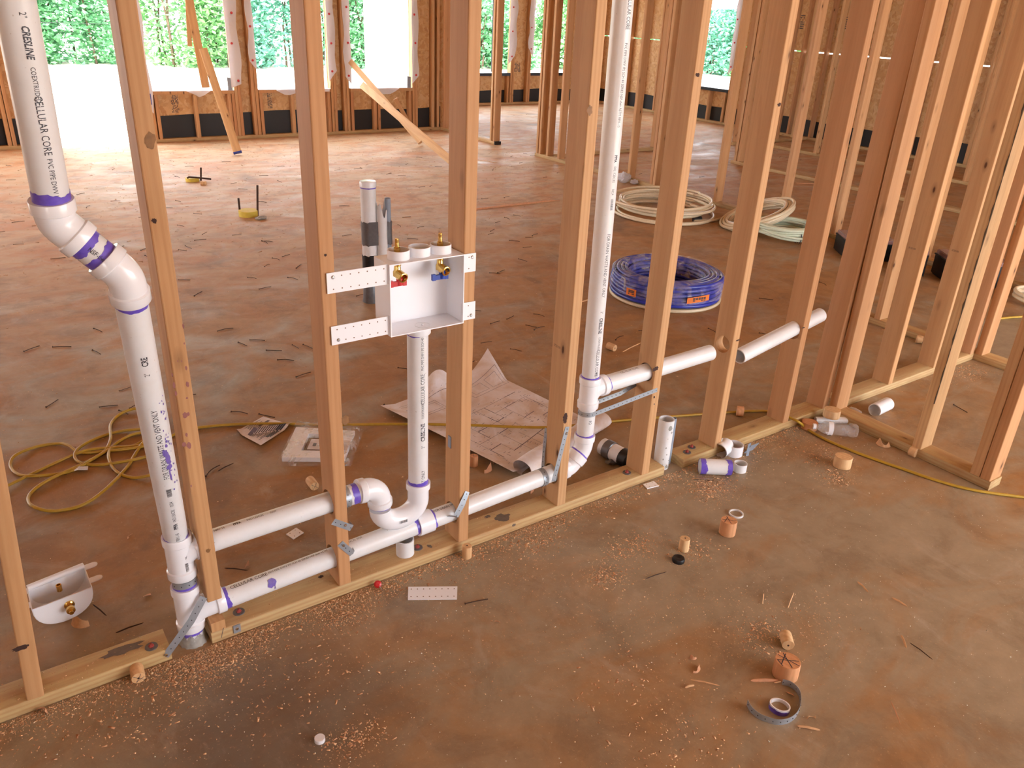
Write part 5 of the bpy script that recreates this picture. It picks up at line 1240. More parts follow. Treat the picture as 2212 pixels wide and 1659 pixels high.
for D in (Dn, Df):
    mb = MB(); c_ = (D[0] + D[-1]) / 2; mb.add([c_] + D + [c_ + fb] + [p + fb for p in D], [(0, i + 1, i + 2) for i in range(len(D) - 1)] + [(len(D) + 1, len(D) + 3 + i, len(D) + 2 + i) for i in range(len(D) - 1)] + [(i + 1, len(D) + 2 + i, len(D) + 3 + i, i + 2) for i in range(len(D) - 1)] + [(0, len(D) + 1, len(D) + 2, 1), (len(D), 2 * len(D) + 1, len(D) + 1, 0)]); build('end_wall', mb, M['box_white'], vb, smooth=30)
mb = MB(); mb.sweep([f0 + Vector((0, 0, .004)), f1 + Vector((0, 0, .004))], .009, 14); build('rolled_rim', mb, M['box_white'], vb, smooth=60)
uu = (n1 - n0).normalized()
for b_, sgn in ((n0.lerp(f0, .25), -1), (n0.lerp(f0, .95), -1), (n1.lerp(f1, .3), 1), (n1.lerp(f1, .95), 1)):
    mb = MB(); P = []; q = (f0 - n0).normalized()
    for k in range(13): a = -math.pi / 2 + math.pi * k / 12; P.append(b_ + uu * sgn * (.022 + .014 * math.cos(a)) + q * .011 * math.sin(a))
    P += [b_ + q * .011, b_ - q * .011]; mb.add([b_ + uu * sgn * .012] + P, [(0, i + 1, (i + 1) % len(P) + 1) for i in range(len(P))]); mb.add([v + Vector((0, 0, -.002)) for v in [b_ + uu * sgn * .012] + P], [(0, (i + 1) % len(P) + 1, i + 1) for i in range(len(P))]); build('fixing_tab', mb, M['box_white'], vb, smooth=0)
v0 = aty(140, 1316, n0.y - .002); v0 = (n0 + n1) / 2 + uu * .012 - Vector((0, 0, .028)); dv = fb.normalized()
mb = MB(); mb.lathe([(.0, -.02), (.006, -.02), (.006, 0), (.0135, .0), (.0135, .006), (.010, .008), (.010, .018), (.0115, .020), (.0115, .030), (.006, .032), (.006, .040), (.0, .040)], v0, dv, 22); build('brass_fitting', mb, M['brass'], vb, smooth=40)
mb = MB(); q = (n0 + f1) / 2 + Vector((0, 0, -.012)); mb.pipe(q, q + Vector((0, 0, .02)), .007, .005, 14); build('brass_stem', mb, M['brass'], vb, smooth=40)
# ================================================================ wood plugs
def disp(pt): return FPX / depth_at(pt)
def plug(px, py, wpx, hpx, label, up=True, mat='plug', hole=False, marks=0, ang=0, z=0.0, seed=0, hollow=False):
    """bored plug: (px,py) is the middle of its base (upright) or of its body (lying)"""
    rr = random.Random(seed); p = at(px, py, z); s = disp(p); r = wpx / 2 / s
    if up: h = hpx / s * 1.12; ax = Vector((rr.uniform(-.04, .04), rr.uniform(-.04, .04), 1)).normalized(); base = p
    else: h = hpx / s; ax = Vector((math.cos(ang), math.sin(ang), 0)); base = p + Vector((0, 0, r)) - ax * h / 2
    mb = MB(); mb.lathe([(0.0 if not hollow else r * .7, 0), (r * .97, 0), (r, h * .04), (r * 1.01, h * .3), (r, h * .33), (r * 1.01, h * .62), (r, h * .66), (r * .99, h * .97), (r * .96, h)] + ([(0, h)] if not hollow else [(r * .7, h), (r * .68, h * .3), (0, h * .3)]), base, ax, 32)
    o = build('wood_plug', mb, M[mat], None, smooth=40); o['_o'] = tuple(o.location); tag(o, label, 'wood plug', 'wood plugs bored from the studs')
    top = base + ax * (h + .0004) if up or rr.random() < 2 else base
    e = base if (not up and ang < -3) else top
    u = ax.orthogonal().normalized(); q = ax.cross(u); hb = MB()
    if hole: hb.lathe([(0, .0003), (r * .17, .0003), (r * .17, 0)], top, ax, 14); build('pilot_hole', hb, M['char'], o, smooth=0)
    if marks:
        hb = MB(); ls = [((-.8, -.2), (.8, .3)), ((-.1, .85), (.1, -.85)), ((-.6, .6), (.75, .1)), ((-.45, -.8), (.5, .75))][:marks] + ([((-.75, .5), (-.1, .85))] if marks > 3 else [])
        for (a, b), (c, d) in ls:
            A = top + u * a * r + q * b * r; B = top + u * c * r + q * d * r; n = (B - A).normalized().cross(ax) * r * .035; hb.add([A - n, A + n, B + n, B - n], [(0, 1, 2, 3)])
        build('pencil_lines', hb, M['ink'], o, smooth=0)
    return o
tocam = math.atan2(-FWD.y, -FWD.x)
plug(1008, 1203, 21, 26, 'small pale plug standing against the plate front below the right box stud', hole=True)
plug(675, 1052, 20, 30, 'small plug lying behind the upper branch pipe', up=False, ang=tocam + .6, marks=2)
plug(299, 1464, 28, 34, 'marked plug lying in front of the lower left plate', up=False, ang=tocam + .55, marks=3, hole=True)
plug(1570, 1152, 35, 30, 'ribbed plug with star lines, next to the white ring', marks=3, mat='plug_red')
plug(1476, 1188, 22, 27, 'small cream plug standing behind the black cap', hole=True)
plug(1818, 1007, 37, 22, 'wide short plug standing alone by the yellow cord', mat='plug')
plug(1695, 1458, 54, 36, 'largest plug, its reddish top crossed by drawn lines', marks=4, mat='plug_red')
plug(1697, 1392, 26, 34, 'small cream plug lying just behind the largest plug', up=False, ang=tocam - .1, hole=True)
plug(1023, 1006, 18, 22, 'plug with crossed lines on the plan sheet behind the right box stud', marks=2, mat='plug_red')
plug(1320, 756, 15, 20, 'small plug lying alone in the open room left of the branch pipe', up=False, ang=tocam + .8, hole=True)
plug(1984, 741, 17, 12, 'small plug lying inside the closet', up=False, ang=tocam + 1.2)
plug(1970, 985, 21, 14, 'plug lying against the short side plate', up=False, ang=tocam + .7, marks=0)
plug(1795, 900, 35, 16, 'plug leaning at the foot of the knotty corner stud', mat='plug', z=.038)
plug(1747, 925, 34, 14, 'rough red-topped plug between cord and bottle', mat='plug_red', z=.0)
plug(1597, 898, 22, 14, 'pinkish chip block lying behind the plate near the cord', up=False, ang=tocam + 1.4, mat='plug_red')
# ================================================================ pipe scraps
def lying(px0, py0, px1, py1, r, label, name='pipe_offcut', ri=None, mat=None, bands=0, group='loose white pipe scraps', z=0):
    a = at(px0, py0, r + z); b = at(px1, py1, r + z); b.z = a.z; o = empty(name, (a + b) / 2 - Vector((0, 0, r))); tag(o, label, 'pipe offcut', group); mb = MB(); mb.pipe(a, b, r, ri); build('pipe_wall', mb, mat or M['pvc'], o, smooth=40)
    d = (b - a).normalized()
    if bands: primer(o, a + d * .001, d, bands, 40); primer(o, b - d * .001, -d, bands * .9, 41)
    return o
lying(1889, 886, 1918, 872, .0302, 'short open white offcut lying inside the closet opening')
lying(1761, 907, 1832, 908, .0150, 'slim white offcut lying behind the plastic bottle', ri=.0125)
lying(1512, 1007, 1578, 1010, .0302, 'white offcut with purple painted ends', bands=.020)
mb = MB()
def standring(px, py, r, h, label, ri=None, mat=None, tilt=(0, 0, 1), name='pipe_ring'):
    p = at(px, py, 0); mb = MB(); t = Vector(tilt).normalized(); mb.pipe(p, p + t * h, r, ri); o = build(name, mb, mat or M['pvc'], None, smooth=40); o['_o'] = tuple(o.location); return tag(o, label, 'pipe offcut', 'loose white pipe scraps')
standring(1597, 1016, .0262, .034, 'short white ring standing beside the purple-ended offcut', ri=.023)
o = standring(1584, 980, .036, .045, 'upright white fitting hub behind the purple-ended offcut', ri=.031, mat=M['fitting'])
mb = MB(); p = at(1553, 988, 0); mb.sweep([p + Vector((0, 0, .03)), p + Vector((.03, .005, .033)), p + Vector((.055, .02, .034))], .031, 28, cap=False); mb.sweep([p + Vector((0, 0, .03)), p + Vector((.03, .005, .033)), p + Vector((.055, .02, .034))], .027, 28, cap=False)
tag(build('cut_elbow', mb, M['fitting'], None, smooth=40), 'cut white elbow half hidden behind the purple-ended offcut', 'pipe fitting', 'loose white pipe scraps')
standring(1590, 1111, .0262, .006, 'thin white ring lying flat by the ribbed plug', ri=.0222)
p = at(1611, 985, 0); mb = MB(); mb.grid([[p, p + Vector((0, 0, .055))], [p + Vector((.012, -.004, 0)), p + Vector((.012, -.004, .062))]], .0012); mb.box(p + Vector((.034, .004, .026)), (.026, .0012, .026), Matrix.Rotation(.5, 3, 'X')); tag(build('bent_metal_plate', mb, M['tape_grey'], None, smooth=0), 'bent grey metal strip leaning behind the small white ring', 'metal plate')
mb = MB(); a_, b_ = at(1500, 1034, .005), at(1541, 1036, .005); mb.sweep([a_, b_], .0035, 10); tag(build('steel_pin', mb, M['steel'], None, smooth=40), 'thin shiny pin below the purple-ended offcut', 'pin')
# taped pipe length behind the vent stack
a_, b_ = at(1310, 968, .034), at(1342, 985, .034); o = empty('taped_offcut', (a_ + b_) / 2); tag(o, 'dusty offcut wrapped in grey tape with a black mouth, behind the plate', 'pipe offcut'); d = (b_ - a_).normalized(); a_ -= d * .02; b_ += d * .03
mb = MB(); mb.pipe(a_, b_, .034, .029); build('pipe_wall', mb, M['pvc'], o, smooth=40); mb = MB(); mb.sweep([a_ + d * .02, a_ + d * .022, a_ + d * .055, a_ + d * .057], [.0345, .038, .0385, .0345], 22); build('grey_tape', mb, M['tape'], o, smooth=25)
mb = MB(); mb.sweep([b_ - d * .026, b_ - d * .024, b_ + d * .012, b_ + d * .0125], [.0345, .0375, .037, .004], 20); build('black_mouth', mb, M['black_plastic'], o, smooth=25)
crumple('tape_scrap', at(1322, 1002, .0), .03, .02, .022, M['tape'], 'crumpled bit of tape beside the dusty taped offcut', 12, 'tape', 2)
# black cap, white cap
mb = MB(); p = at(1465, 1212, 0); mb.lathe([(0, .012), (.006, .013), (.012, .016), (.0185, .014), (.021, .008), (.020, 0), (0, 0)], p, (0, 0, 1), 24); tag(build('black_cap', mb, M['black_plastic'], None, smooth=50), 'small black rubber cap in front of the cream plug', 'cap')
mb = MB(); p = at(691, 1600, 0); mb.lathe([(0, .011), (.0115, .011), (.0125, .010), (.013, .001), (.0125, 0), (0, 0)], p, (0, 0, 1), 30); tag(build('white_cap', mb, M['fitting'], None, smooth=40), 'small round white cap on the near floor', 'cap')
# white perforated plates on the floor
def floor_plate(c4_, label, nh, two=True):
    C4 = [at(x, y, .0) for x, y in c4_]; mb = MB(); T_ = [p + Vector((0, 0, .0045)) for p in C4]; B_ = [p + Vector((0, 0, .001)) for p in C4]; mb.add(B_ + T_, [(0, 3, 2, 1), (4, 5, 6, 7), (0, 1, 5, 4), (1, 2, 6, 5), (2, 3, 7, 6), (3, 0, 4, 7)])
    o = build('bracket_scrap', mb, M['box_white'], None, smooth=0); o['_o'] = tuple(o.location); tag(o, label, 'plastic scrap', 'white bracket scraps on the slab'); hb = MB()
    for i in range(nh):
        for v in (.2, .8): hb.lathe([(0, 0), (.0018, 0), (.0018, .0003), (0, .0003)], bil(T_, (i + .5) / nh, v) + Vector((0, 0, .0002)), (0, 0, 1), 10)
    build('bracket_holes', hb, M['bhole'], o, smooth=0)
floor_plate([(882, 1270), (988, 1269), (987, 1296), (881, 1297)], 'long white perforated bracket scrap in front of the plate', 8)
floor_plate([(618, 1156), (640, 1142), (656, 1152), (634, 1166)], 'small white bracket scrap behind the plate between the branch pipes', 2)
floor_plate([(1389, 1048), (1412, 1041), (1423, 1051), (1398, 1057)], 'small white bracket scrap in front of the plate end near the stub', 2)
# steel strap curled on the floor with the purple ring in it
cs = at(1672, 1515, 0); sc = disp(cs); P = []
for i in range(30):
    a = math.radians(-208 + 300 * i / 29) if False else 0
pl_ = [(1614, 1517), (1622, 1532), (1638, 1546), (1656, 1554), (1678, 1560), (1700, 1558), (1716, 1549), (1726, 1535), (1730, 1518), (1728, 1500), (1720, 1487), (1706, 1477), (1690, 1473)]
pts = spline([at(x, y, .0095) for x, y in pl_], 4); ns = []
cc = at(1675, 1520, .0095)
for p in pts: ns.append((p - cc).normalized())
strap('curled_strap', pts, 'curled grey strap standing on edge on the near floor', nrm=ns, cat='metal strap', wd=.019)
p = at(1683, 1531, 0); mb = MB(); mb.pipe(p + Vector((0, 0, .0005)), p + Vector((.002, .001, .013)), .0262, .0230, 36); o = build('pipe_ring', mb, M['fitting'], None, smooth=40); o['_o'] = tuple(o.location); tag(o, 'thin ring with purple stained sides inside the curled strap', 'pipe offcut', 'loose white pipe scraps'); primer(o, p + Vector((0, 0, .001)), (0.1, 0.05, 1), .009, 44, .0266)
# bottle
a_, b_ = at(1758, 921, .031), at(1852, 931, .031); b_.z = a_.z; d = (b_ - a_).normalized(); L_ = (b_ - a_).length; k = L_ / .20
bt = empty('plastic_bottle', (a_ + b_) / 2 - Vector((0, 0, .031))); tag(bt, 'clear empty water bottle lying beside the corner of the plates', 'bottle')
prof = [(.0115, .0), (.0115, .012), (.014, .020), (.022, .035), (.030, .050), (.031, .060), (.031, .085), (.028, .090), (.031, .097), (.028, .104), (.031, .112), (.028, .120), (.031, .128), (.028, .137), (.031, .146), (.028, .155), (.031, .165), (.031, .190), (.026, .198), (0, .194)]
mb = MB(); mb.lathe([(r * .98, h * k) for r, h in prof], a_, d, 30); build('bottle_body', mb, M['bottle'], bt, smooth=60)
mb = MB(); mb.lathe([(.0313, .062 * k), (.0313, .084 * k)], a_, d, 30, a0=1.0, a1=4.6); build('bottle_label', mb, M['box_white'], bt, smooth=60)
mb = MB(); mb.lathe([(0, -.004), (.0128, -.004), (.0130, .008), (.0118, .009)], a_, d, 24); build('bottle_cap', mb, M['box_white'], bt, smooth=40)
# anchor bolts with washers on the plates
def anchor(px, py, label):
    p = at(px, py, .0385); o = empty('anchor_bolt', p); tag(o, label, 'anchor bolt', 'red anchor bolts in the sole plates'); mb = MB(); mb.lathe([(0, .002), (.016, .002), (.0165, 0), (0, 0)], p, (0, 0, 1), 22); build('washer', mb, M['tape'], o, smooth=30)
    mb = MB(); mb.lathe([(0, .008), (.004, .008), (.0075, .005), (.0075, .002), (0, .002)], p, (0, 0, 1), 6); mb.lathe([(0, .012), (.003, .012), (.003, .007)], p, (0, 0, 1), 12); build('red_head', mb, M['dirty_red'], o, smooth=0)
anchor(327, 1397, 'red bolt and washer on the plate left of the drain stack'); anchor(516, 1322, 'red bolt and washer on the plate just right of the drain stack'); anchor(902, 1183, 'red bolt and washer on the plate under the trap')
anchor(1354, 1021, 'red bolt and washer on the plate left of the open white stub'); anchor(1484, 977, 'nearer of two red bolts right of the open white stub'); anchor(1494, 966, 'farther of two red bolts right of the open white stub')
p = at(816, 1262, .012); mb = MB(); mb.lathe([(0, .004), (.006, .0045), (.0115, .001), (.0115, -.002), (0, -.002)], p, (-.35, -.6, .55), 18); o = build('cap_nail', mb, M['red'], None, smooth=30); o['_o'] = tuple(o.location); tag(o, 'red plastic cap nail lying against the plate front', 'cap nail'); mb = MB(); q = at(826, 1276, .002); mb.sweep([p, q], .0016, 8); build('nail_shank', mb, M['steel'], o)
# stains and knots on near lumber
def decal(px, py, z, rx, ry, mat, label, seed, y=None, cat='stain', parent=None, name='stain'):
    rr = random.Random(seed); c = at(px, py, z) if y is None else aty(px, py, y); k = 20; ring_ = []
    for i in range(k):
        a = 2 * math.pi * i / k; f = .7 + .45 * rr.random(); ring_.append(c + (Vector((math.cos(a) * rx * f, math.sin(a) * ry * f, .0004)) if y is None else Vector((math.cos(a) * rx * f, -.0004, math.sin(a) * ry * f))))
    mb = MB(); mb.add([c + (Vector((0, 0, .0005)) if y is None else Vector((0, -.0005, 0)))] + ring_, [(0, i + 1, (i + 1) % k + 1) for i in range(k)]); o = build(name, mb, mat, None, smooth=0)
    if parent is not None: o.parent = parent; o.matrix_parent_inverse = parent.matrix_world.inverted()
    else: tag(o, kind='stuff')
    return o
bpy.context.view_layer.update()
plates = {round(o.matrix_world.translation.x, 2): o for o in bpy.data.objects if o.name.startswith('sole_plate')}
pA = [o for o in bpy.data.objects if o.get('label', '').startswith('treated sole plate at lower left')][0]; pB = [o for o in bpy.data.objects if o.get('label', '').startswith('long treated sole plate')][0]
M['damp'] = flat('damp_stain', (.16, .115, .085, 1), .7, noise=.4)
decal(265, 1404, .0384, .055, .017, M['damp'], '', 1, parent=pA); decal(1085, 1118, .0384, .030, .022, M['damp'], '', 2, parent=pB); decal(1053, 1116, .0384, .012, .008, M['damp'], '', 3, parent=pB); decal(928, 1180, .0384, .008, .010, M['damp'], '', 4, parent=pB); decal(693, 1246, .0384, .008, .006, M['char'], '', 5, parent=pB)
decal(1110, 1134, .02, .008, .006, M['damp'], '', 6, y=-.0004, parent=pB)
for (px, py, rx, rz_, o, mt) in [(45, 1399, .020, .008, sA, 'char'), (1416, 797, .0155, .0095, sF, 'char'), (1413, 858, .005, .005, sF, 'char'), (1413, 873, .0035, .0035, sF, 'ink'), (1221, 903, .011, .020, sE, 'char'), (1594, 735, .013, .0035, sG, 'char'), (1735, 708, .011, .003, sH, 'char'), (746, 908, .012, .014, sC, 'knot'), (324, 303, .012, .017, sB, 'knot'), (333, 477, .0055, .006, sB, 'char'), (703, 551, .004, .004, sC, 'char'), (1507, 162, .010, .006, sF, 'char'), (1683, 226, .010, .006, sG, 'char'), (1274, 238, .010, .014, sE, 'knot'), (450, 1190, .006, .006, sB, 'knot')]:
    if 'knot' not in M: M['knot'] = flat('knot', (.30, .14, .05, 1), .6, noise=.6)
    decal(px, py, 0, rx, rz_, M[mt], '', int(px), y=-.0004, parent=o, name='knot')
rr = random.Random(12)
ndrop = 0
for (px, py, a, b) in [(396, 705, .0022, .006), (398, 742, .0015, .003), (402, 795, .0025, .006), (372, 810, .002, .005), (405, 830, .004, .007), (376, 832, .003, .008), (380, 850, .003, .006), (404, 860, .003, .003), (400, 897, .006, .008), (407, 894, .003, .006), (403, 939, .003, .006), (398, 960, .006, .007), (408, 963, .005, .010), (392, 780, .0015, .002), (384, 780, .0015, .002), (413, 1050, .002, .004)]:
    c = aty(px, py, -.0006); k = 12; ring_ = [c + Vector((math.cos(2 * math.pi * i / k) * a * (.7 + .5 * rr.random()), 0, math.sin(2 * math.pi * i / k) * b * (.7 + .5 * rr.random()))) for i in range(k)]
    mbs = MB(); mbs.add([c] + ring_, [(0, i + 1, (i + 1) % k + 1) for i in range(k)]); o = build('primer_drop', mbs, M['wood_stain'], None, smooth=0); o.parent = sB; o.matrix_parent_inverse = sB.matrix_world.inverted()
# grade stamps on studs and small marks
def flat_text(s, c, d, n, size, parent, mat=None):
    e = {'_o': tuple(c)}; tmp = bpy.data.objects.new('tmp', None); tmp['_o'] = (0, 0, 0); link(tmp); before = set(bpy.data.objects); pipe_text(tmp, s, c, d, n, 0, size, ink=mat or M['ink_brown'], sx=.8, name='stamp'); new = [o for o in bpy.data.objects if o not in before][0]
    new.parent = parent; new.matrix_parent_inverse = parent.matrix_world.inverted(); bpy.data.objects.remove(tmp, do_unlink=True); return new
def sideface(px, py, st): 
    x = st.matrix_world.translation.x; d = ray(px, py); P = CAM + d * ((x - CAM.x) / d.x); return P
bpy.context.view_layer.update()
for nm, px, py in (('closet stud rising', 1966, 535), ('closet stud half', 2076, 545)):
    st_ = [o for o in bpy.data.objects if o.get('label', '').startswith(nm)][0]; P = sideface(px, py, st_); flat_text('0720100', Vector((P.x - .0006, .075, P.z)), (0, -1, 0), (-1, 0, 0), .009, st_)
P = sideface(1212, 752, sE); flat_text('0720100', Vector((P.x - .0006, .08, P.z)), (0, -1, 0), (-1, 0, 0), .009, sE)
for (px, py, st_) in ((1698, 922, None),): pass
cl = [o for o in bpy.data.objects if o.get('label', '').startswith('treated sole plate right of')][0]; c = aty(1690, 930, -.0006); flat_text('C', c, (1, 0, 0), (0, -1, 0), .016, cl, M['ink']); flat_text('L', c + Vector((.004, 0, -.004)), (1, 0, 0), (0, -1, 0), .018, cl, M['ink'])
mb = MB(); a_, b_ = aty(483, 1356, -.0006), aty(478, 1378, -.0006); s_ = Vector((.0008, 0, 0)); mb.add([a_ - s_, a_ + s_, b_ + s_, b_ - s_], [(0, 1, 2, 3)]); o = build('pen_mark', mb, M['ink'], None, smooth=0); o.parent = pB; o.matrix_parent_inverse = pB.matrix_world.inverted()
# ================================================================ nails
def nail_mesh(bend_, seed):
    rr = random.Random(seed); mb = MB(); L = .082; P = []
    for i in range(7):
        t = i / 6; P.append((L * t, bend_ * math.sin(t * math.pi) * .012 + (bend_ * .01 * t * t), .0022 + .0015 * math.sin(t * 3)))
    mb.sweep(P, .0018, 6); mb.lathe([(0, 0), (.0042, 0), (.0042, -.0012), (0, -.0012)], P[0], (1, 0, 0), 10); me_o = build('loose_nail', mb, M['rust'], None, smooth=50, origin=(0, 0, 0)); return me_o
NL = [nail_mesh(b, i) for i, b in enumerate((0, .18, -.35, .8))]
used = set()
nail_list = []
def place_nail(px, py, ang, k, s=1.0):
    src = NL[k % 4]; lb = 'dark loose framing nail lying on the slab'
    if k % 4 in used: o = src.copy(); link(o)
    else: o = src; used.add(k % 4)
    p = at(px, py, .0006); d = at(px + 10 * math.cos(ang), py - 10 * math.sin(ang), .0006) - p; o.location = p; o.rotation_euler = (0, 0, math.atan2(d.y, d.x)); o.scale = (s, s, s)
    tag(o, lb, 'nail', 'loose nails scattered over the slab'); nail_list.append((o, px, py, k % 4))
rr = random.Random(77)
nails = [(52, 760, .35), (200, 757, -.5), (100, 880, .6), (470, 716, .15), (515, 740, -.4), (540, 735, -.05), (575, 757, -.02), (600, 778, -.1), (655, 745, -.4), (640, 815, .3), (560, 895, -.2), (445, 1030, .6), (610, 555, .3), (640, 580, .6), (665, 575, -.2), (622, 600, -.3), (560, 625, .2), (420, 640, .5), (385, 605, 0), (500, 890, -.2), (215, 880, .1), (860, 795, -.2), (830, 875, -.5), (905, 405, .1), (870, 470, .1), (770, 640, .2),
         (1040, 430, .1), (1090, 470, -.5), (1060, 500, .5), (1100, 520, -.1), (1130, 535, .1), (1150, 510, .3), (1075, 590, .4), (1120, 560, -.3), (1000, 790, .4), (930, 700, .7), (1060, 700, .3), (1200, 690, .1), (1095, 690, .5), (1330, 735, .4), (1380, 715, 0), (1530, 710, -.5), (1555, 722, -.3), (1640, 720, -.3), (1480, 650, -.2), (1460, 665, .0), (1640, 645, -.1), (1770, 610, -.5), (1740, 590, .2), (1690, 800, .3),
         (2060, 875, -.5), (1760, 575, -.5), (780, 470, .2), (740, 510, .1), (300, 470, .1), (350, 450, 0), (420, 520, .1), (160, 545, 0), (110, 560, .1), (240, 435, 0), (860, 380, 0), (900, 340, -.1), (940, 360, -.05), (560, 380, 0), (600, 360, .05), (480, 350, 0), (330, 395, 0), (400, 360, 0), (1005, 1305, .2), (2150, 910, -.5)]
for i, (x, y, a) in enumerate(nails): place_nail(x, y, a, i, rr.uniform(.85, 1.05))
zones = [((-100, 345), (1150, 560), 60), ((0, 560), (700, 900), 10), ((740, 480), (1250, 760), 14), ((1250, 300), (1800, 420), 16), ((1100, 330), (1300, 420), 12), ((1000, 235), (1250, 270), 10)]
for (a, b, n) in zones:
    for i in range(n):
        x = rr.uniform(a[0], b[0]); y = rr.uniform(a[1], b[1]); place_nail(x, y, rr.gauss(.05, .35), rr.randrange(4), rr.uniform(.7, 1.05))
LM = [(537, 466, 'round yellow foam plug'), (430, 390, 'worn foam plug'), (800, 650, 'taped pipe stub'), (1443, 600, 'blue coil'), (1432, 440, 'loose cream coil'), (1650, 480, 'leaning coil'), (570, 930, 'instruction sheet'), (180, 980, 'looped yellow cord'),
      (505, 335, 'foot of the leaning brace'), (970, 350, 'crossed braces'), (1066, 312, 'black plate end'), (1320, 756, 'lone small plug'), (1000, 900, 'building plan sheet'), (1180, 345, 'doorway studs'), (1855, 550, 'leftmost tool case'), (935, 1282, 'long bracket scrap'),
      (215, 545, 'left pipe elbows'), (25, 320, 'left edge of the far wall'), (1560, 745, 'empty bored hole'), (1950, 860, 'closet offcut'), (690, 760, 'lower left box bracket'), (300, 700, 'left stack pipe')]
bk = {}
for o, px, py, k in nail_list:
    lx_, ly_, ln = min(LM, key=lambda q: (q[0] - px) ** 2 + (2 * (q[1] - py)) ** 2); dx, dy = px - lx_, 2 * (py - ly_)
    sd_ = ('right of' if dx > 0 else 'left of') if abs(dx) > abs(dy) else ('in front of' if dy > 0 else 'behind'); bk.setdefault((sd_, ln), []).append(((dx * dx + dy * dy), o, k))
for (sd_, ln), L_ in bk.items():
    L_.sort(key=lambda q: q[0])
    for i, (d_, o, k) in enumerate(L_): o['label'] = '%s loose nail, %s %s the %s' % (['straight', 'slightly bent', 'curved', 'strongly bent'][k], ('nearest' if i == 0 else ords[i] + ' nearest'), sd_, ln)
# ================================================================ shavings, slivers
def shaving(px, py, wpx, label, curl=2.2, seed=0, mat='chip_red', h=.02, ang=0):
    p = at(px, py, .001); r = wpx / 2 / disp(p); rr = random.Random(seed); mb = MB(); rows = []
    for i in range(13):
        a = -curl / 2 + curl * i / 12 + ang; row = []
        for j in range(4):
            t = j / 3; q = r * (1 + .2 * t * math.sin(a * 3 + seed)); row.append(p + Vector((math.cos(a) * q * (1 - .25 * t), math.sin(a) * q * (1 - .25 * t), h * t * (.7 + .3 * math.sin(a * 2 + seed)) + .0005)))
        rows.append(row)
    mb.grid(rows, .0012); return tag(build('wood_shaving', mb, M[mat], None, smooth=60), label, 'wood shaving', 'curled wood shavings on the slab')
for i, (px, py, w_, lb, cu, h, an) in enumerate([(183, 1340, 50, 'large reddish shaving by the brass end of the valve box', 1.9, .030, 4.0), (78, 1548, 42, 'flat reddish shaving in front of the lower left plate', 1.6, .012, .6), (1045, 1014, 34, 'curled shaving at the lower corner of the plan sheet', 2.0, .030, 5.2), (1908, 960, 30, 'pale curled shaving beside the short side plate', 2.6, .028, 3.6), (1165, 1085, 40, 'ragged shaving heap on the plate near the vent stud', 3.6, .014, 1.0),
                                         (540, 1228, 22, 'flat brown chip between the two branch pipes', 1.2, .020, 2.0), (290, 1160, 26, 'brown shaving left of the stack', 1.6, .008, 2.5), (1495, 1418, 20, 'small red shaving near the middle of the near floor', 1.8, .012, 4.2), (1497, 1443, 30, 'crumpled red shaving below the small one', 2.2, .010, 5.0), (1755, 1558, 22, 'small brown shaving right of the curled strap', 2, .012, 1), (1700, 1510, 40, 'long folded shaving lying inside the curled strap', 1.0, .014, .3),
                                         (1073, 1355, 34, 'pale thin shaving on the near floor below the right box stud', .8, .006, .9), (540, 1330, 44, 'light shaving lying across the red bolt on the plate', .8, .008, 1.2), (1075, 1140, 40, 'shavings lying under the lower pipe', 2.8, .012, 2.), (330, 1300, 60, 'long light splinter shaving left of the stack foot', .6, .006, 1.8)]):
    o = shaving(px, py, w_, lb, cu, i, 'chip_red' if i % 3 else 'chip', h, an)
    if i in (4, 12): o.location.z += .0385
    if i == 12: pass
def sliver(px0, py0, px1, py1, w_, label, mat='chip', z=.003):
    a, b = at(px0, py0, z), at(px1, py1, z); mb = MB(); d = (b - a); m = a.lerp(b, .45) + Vector((0, 0, .002)); mb.sweep([a, a.lerp(b, .1), m, a.lerp(b, .9), b], [w_ * .3, w_ * .9, w_, w_ * .8, w_ * .15], 6, sq=.4); return tag(build('wood_sliver', mb, M[mat], None, smooth=30), label, 'wood sliver', 'wood slivers on the slab')
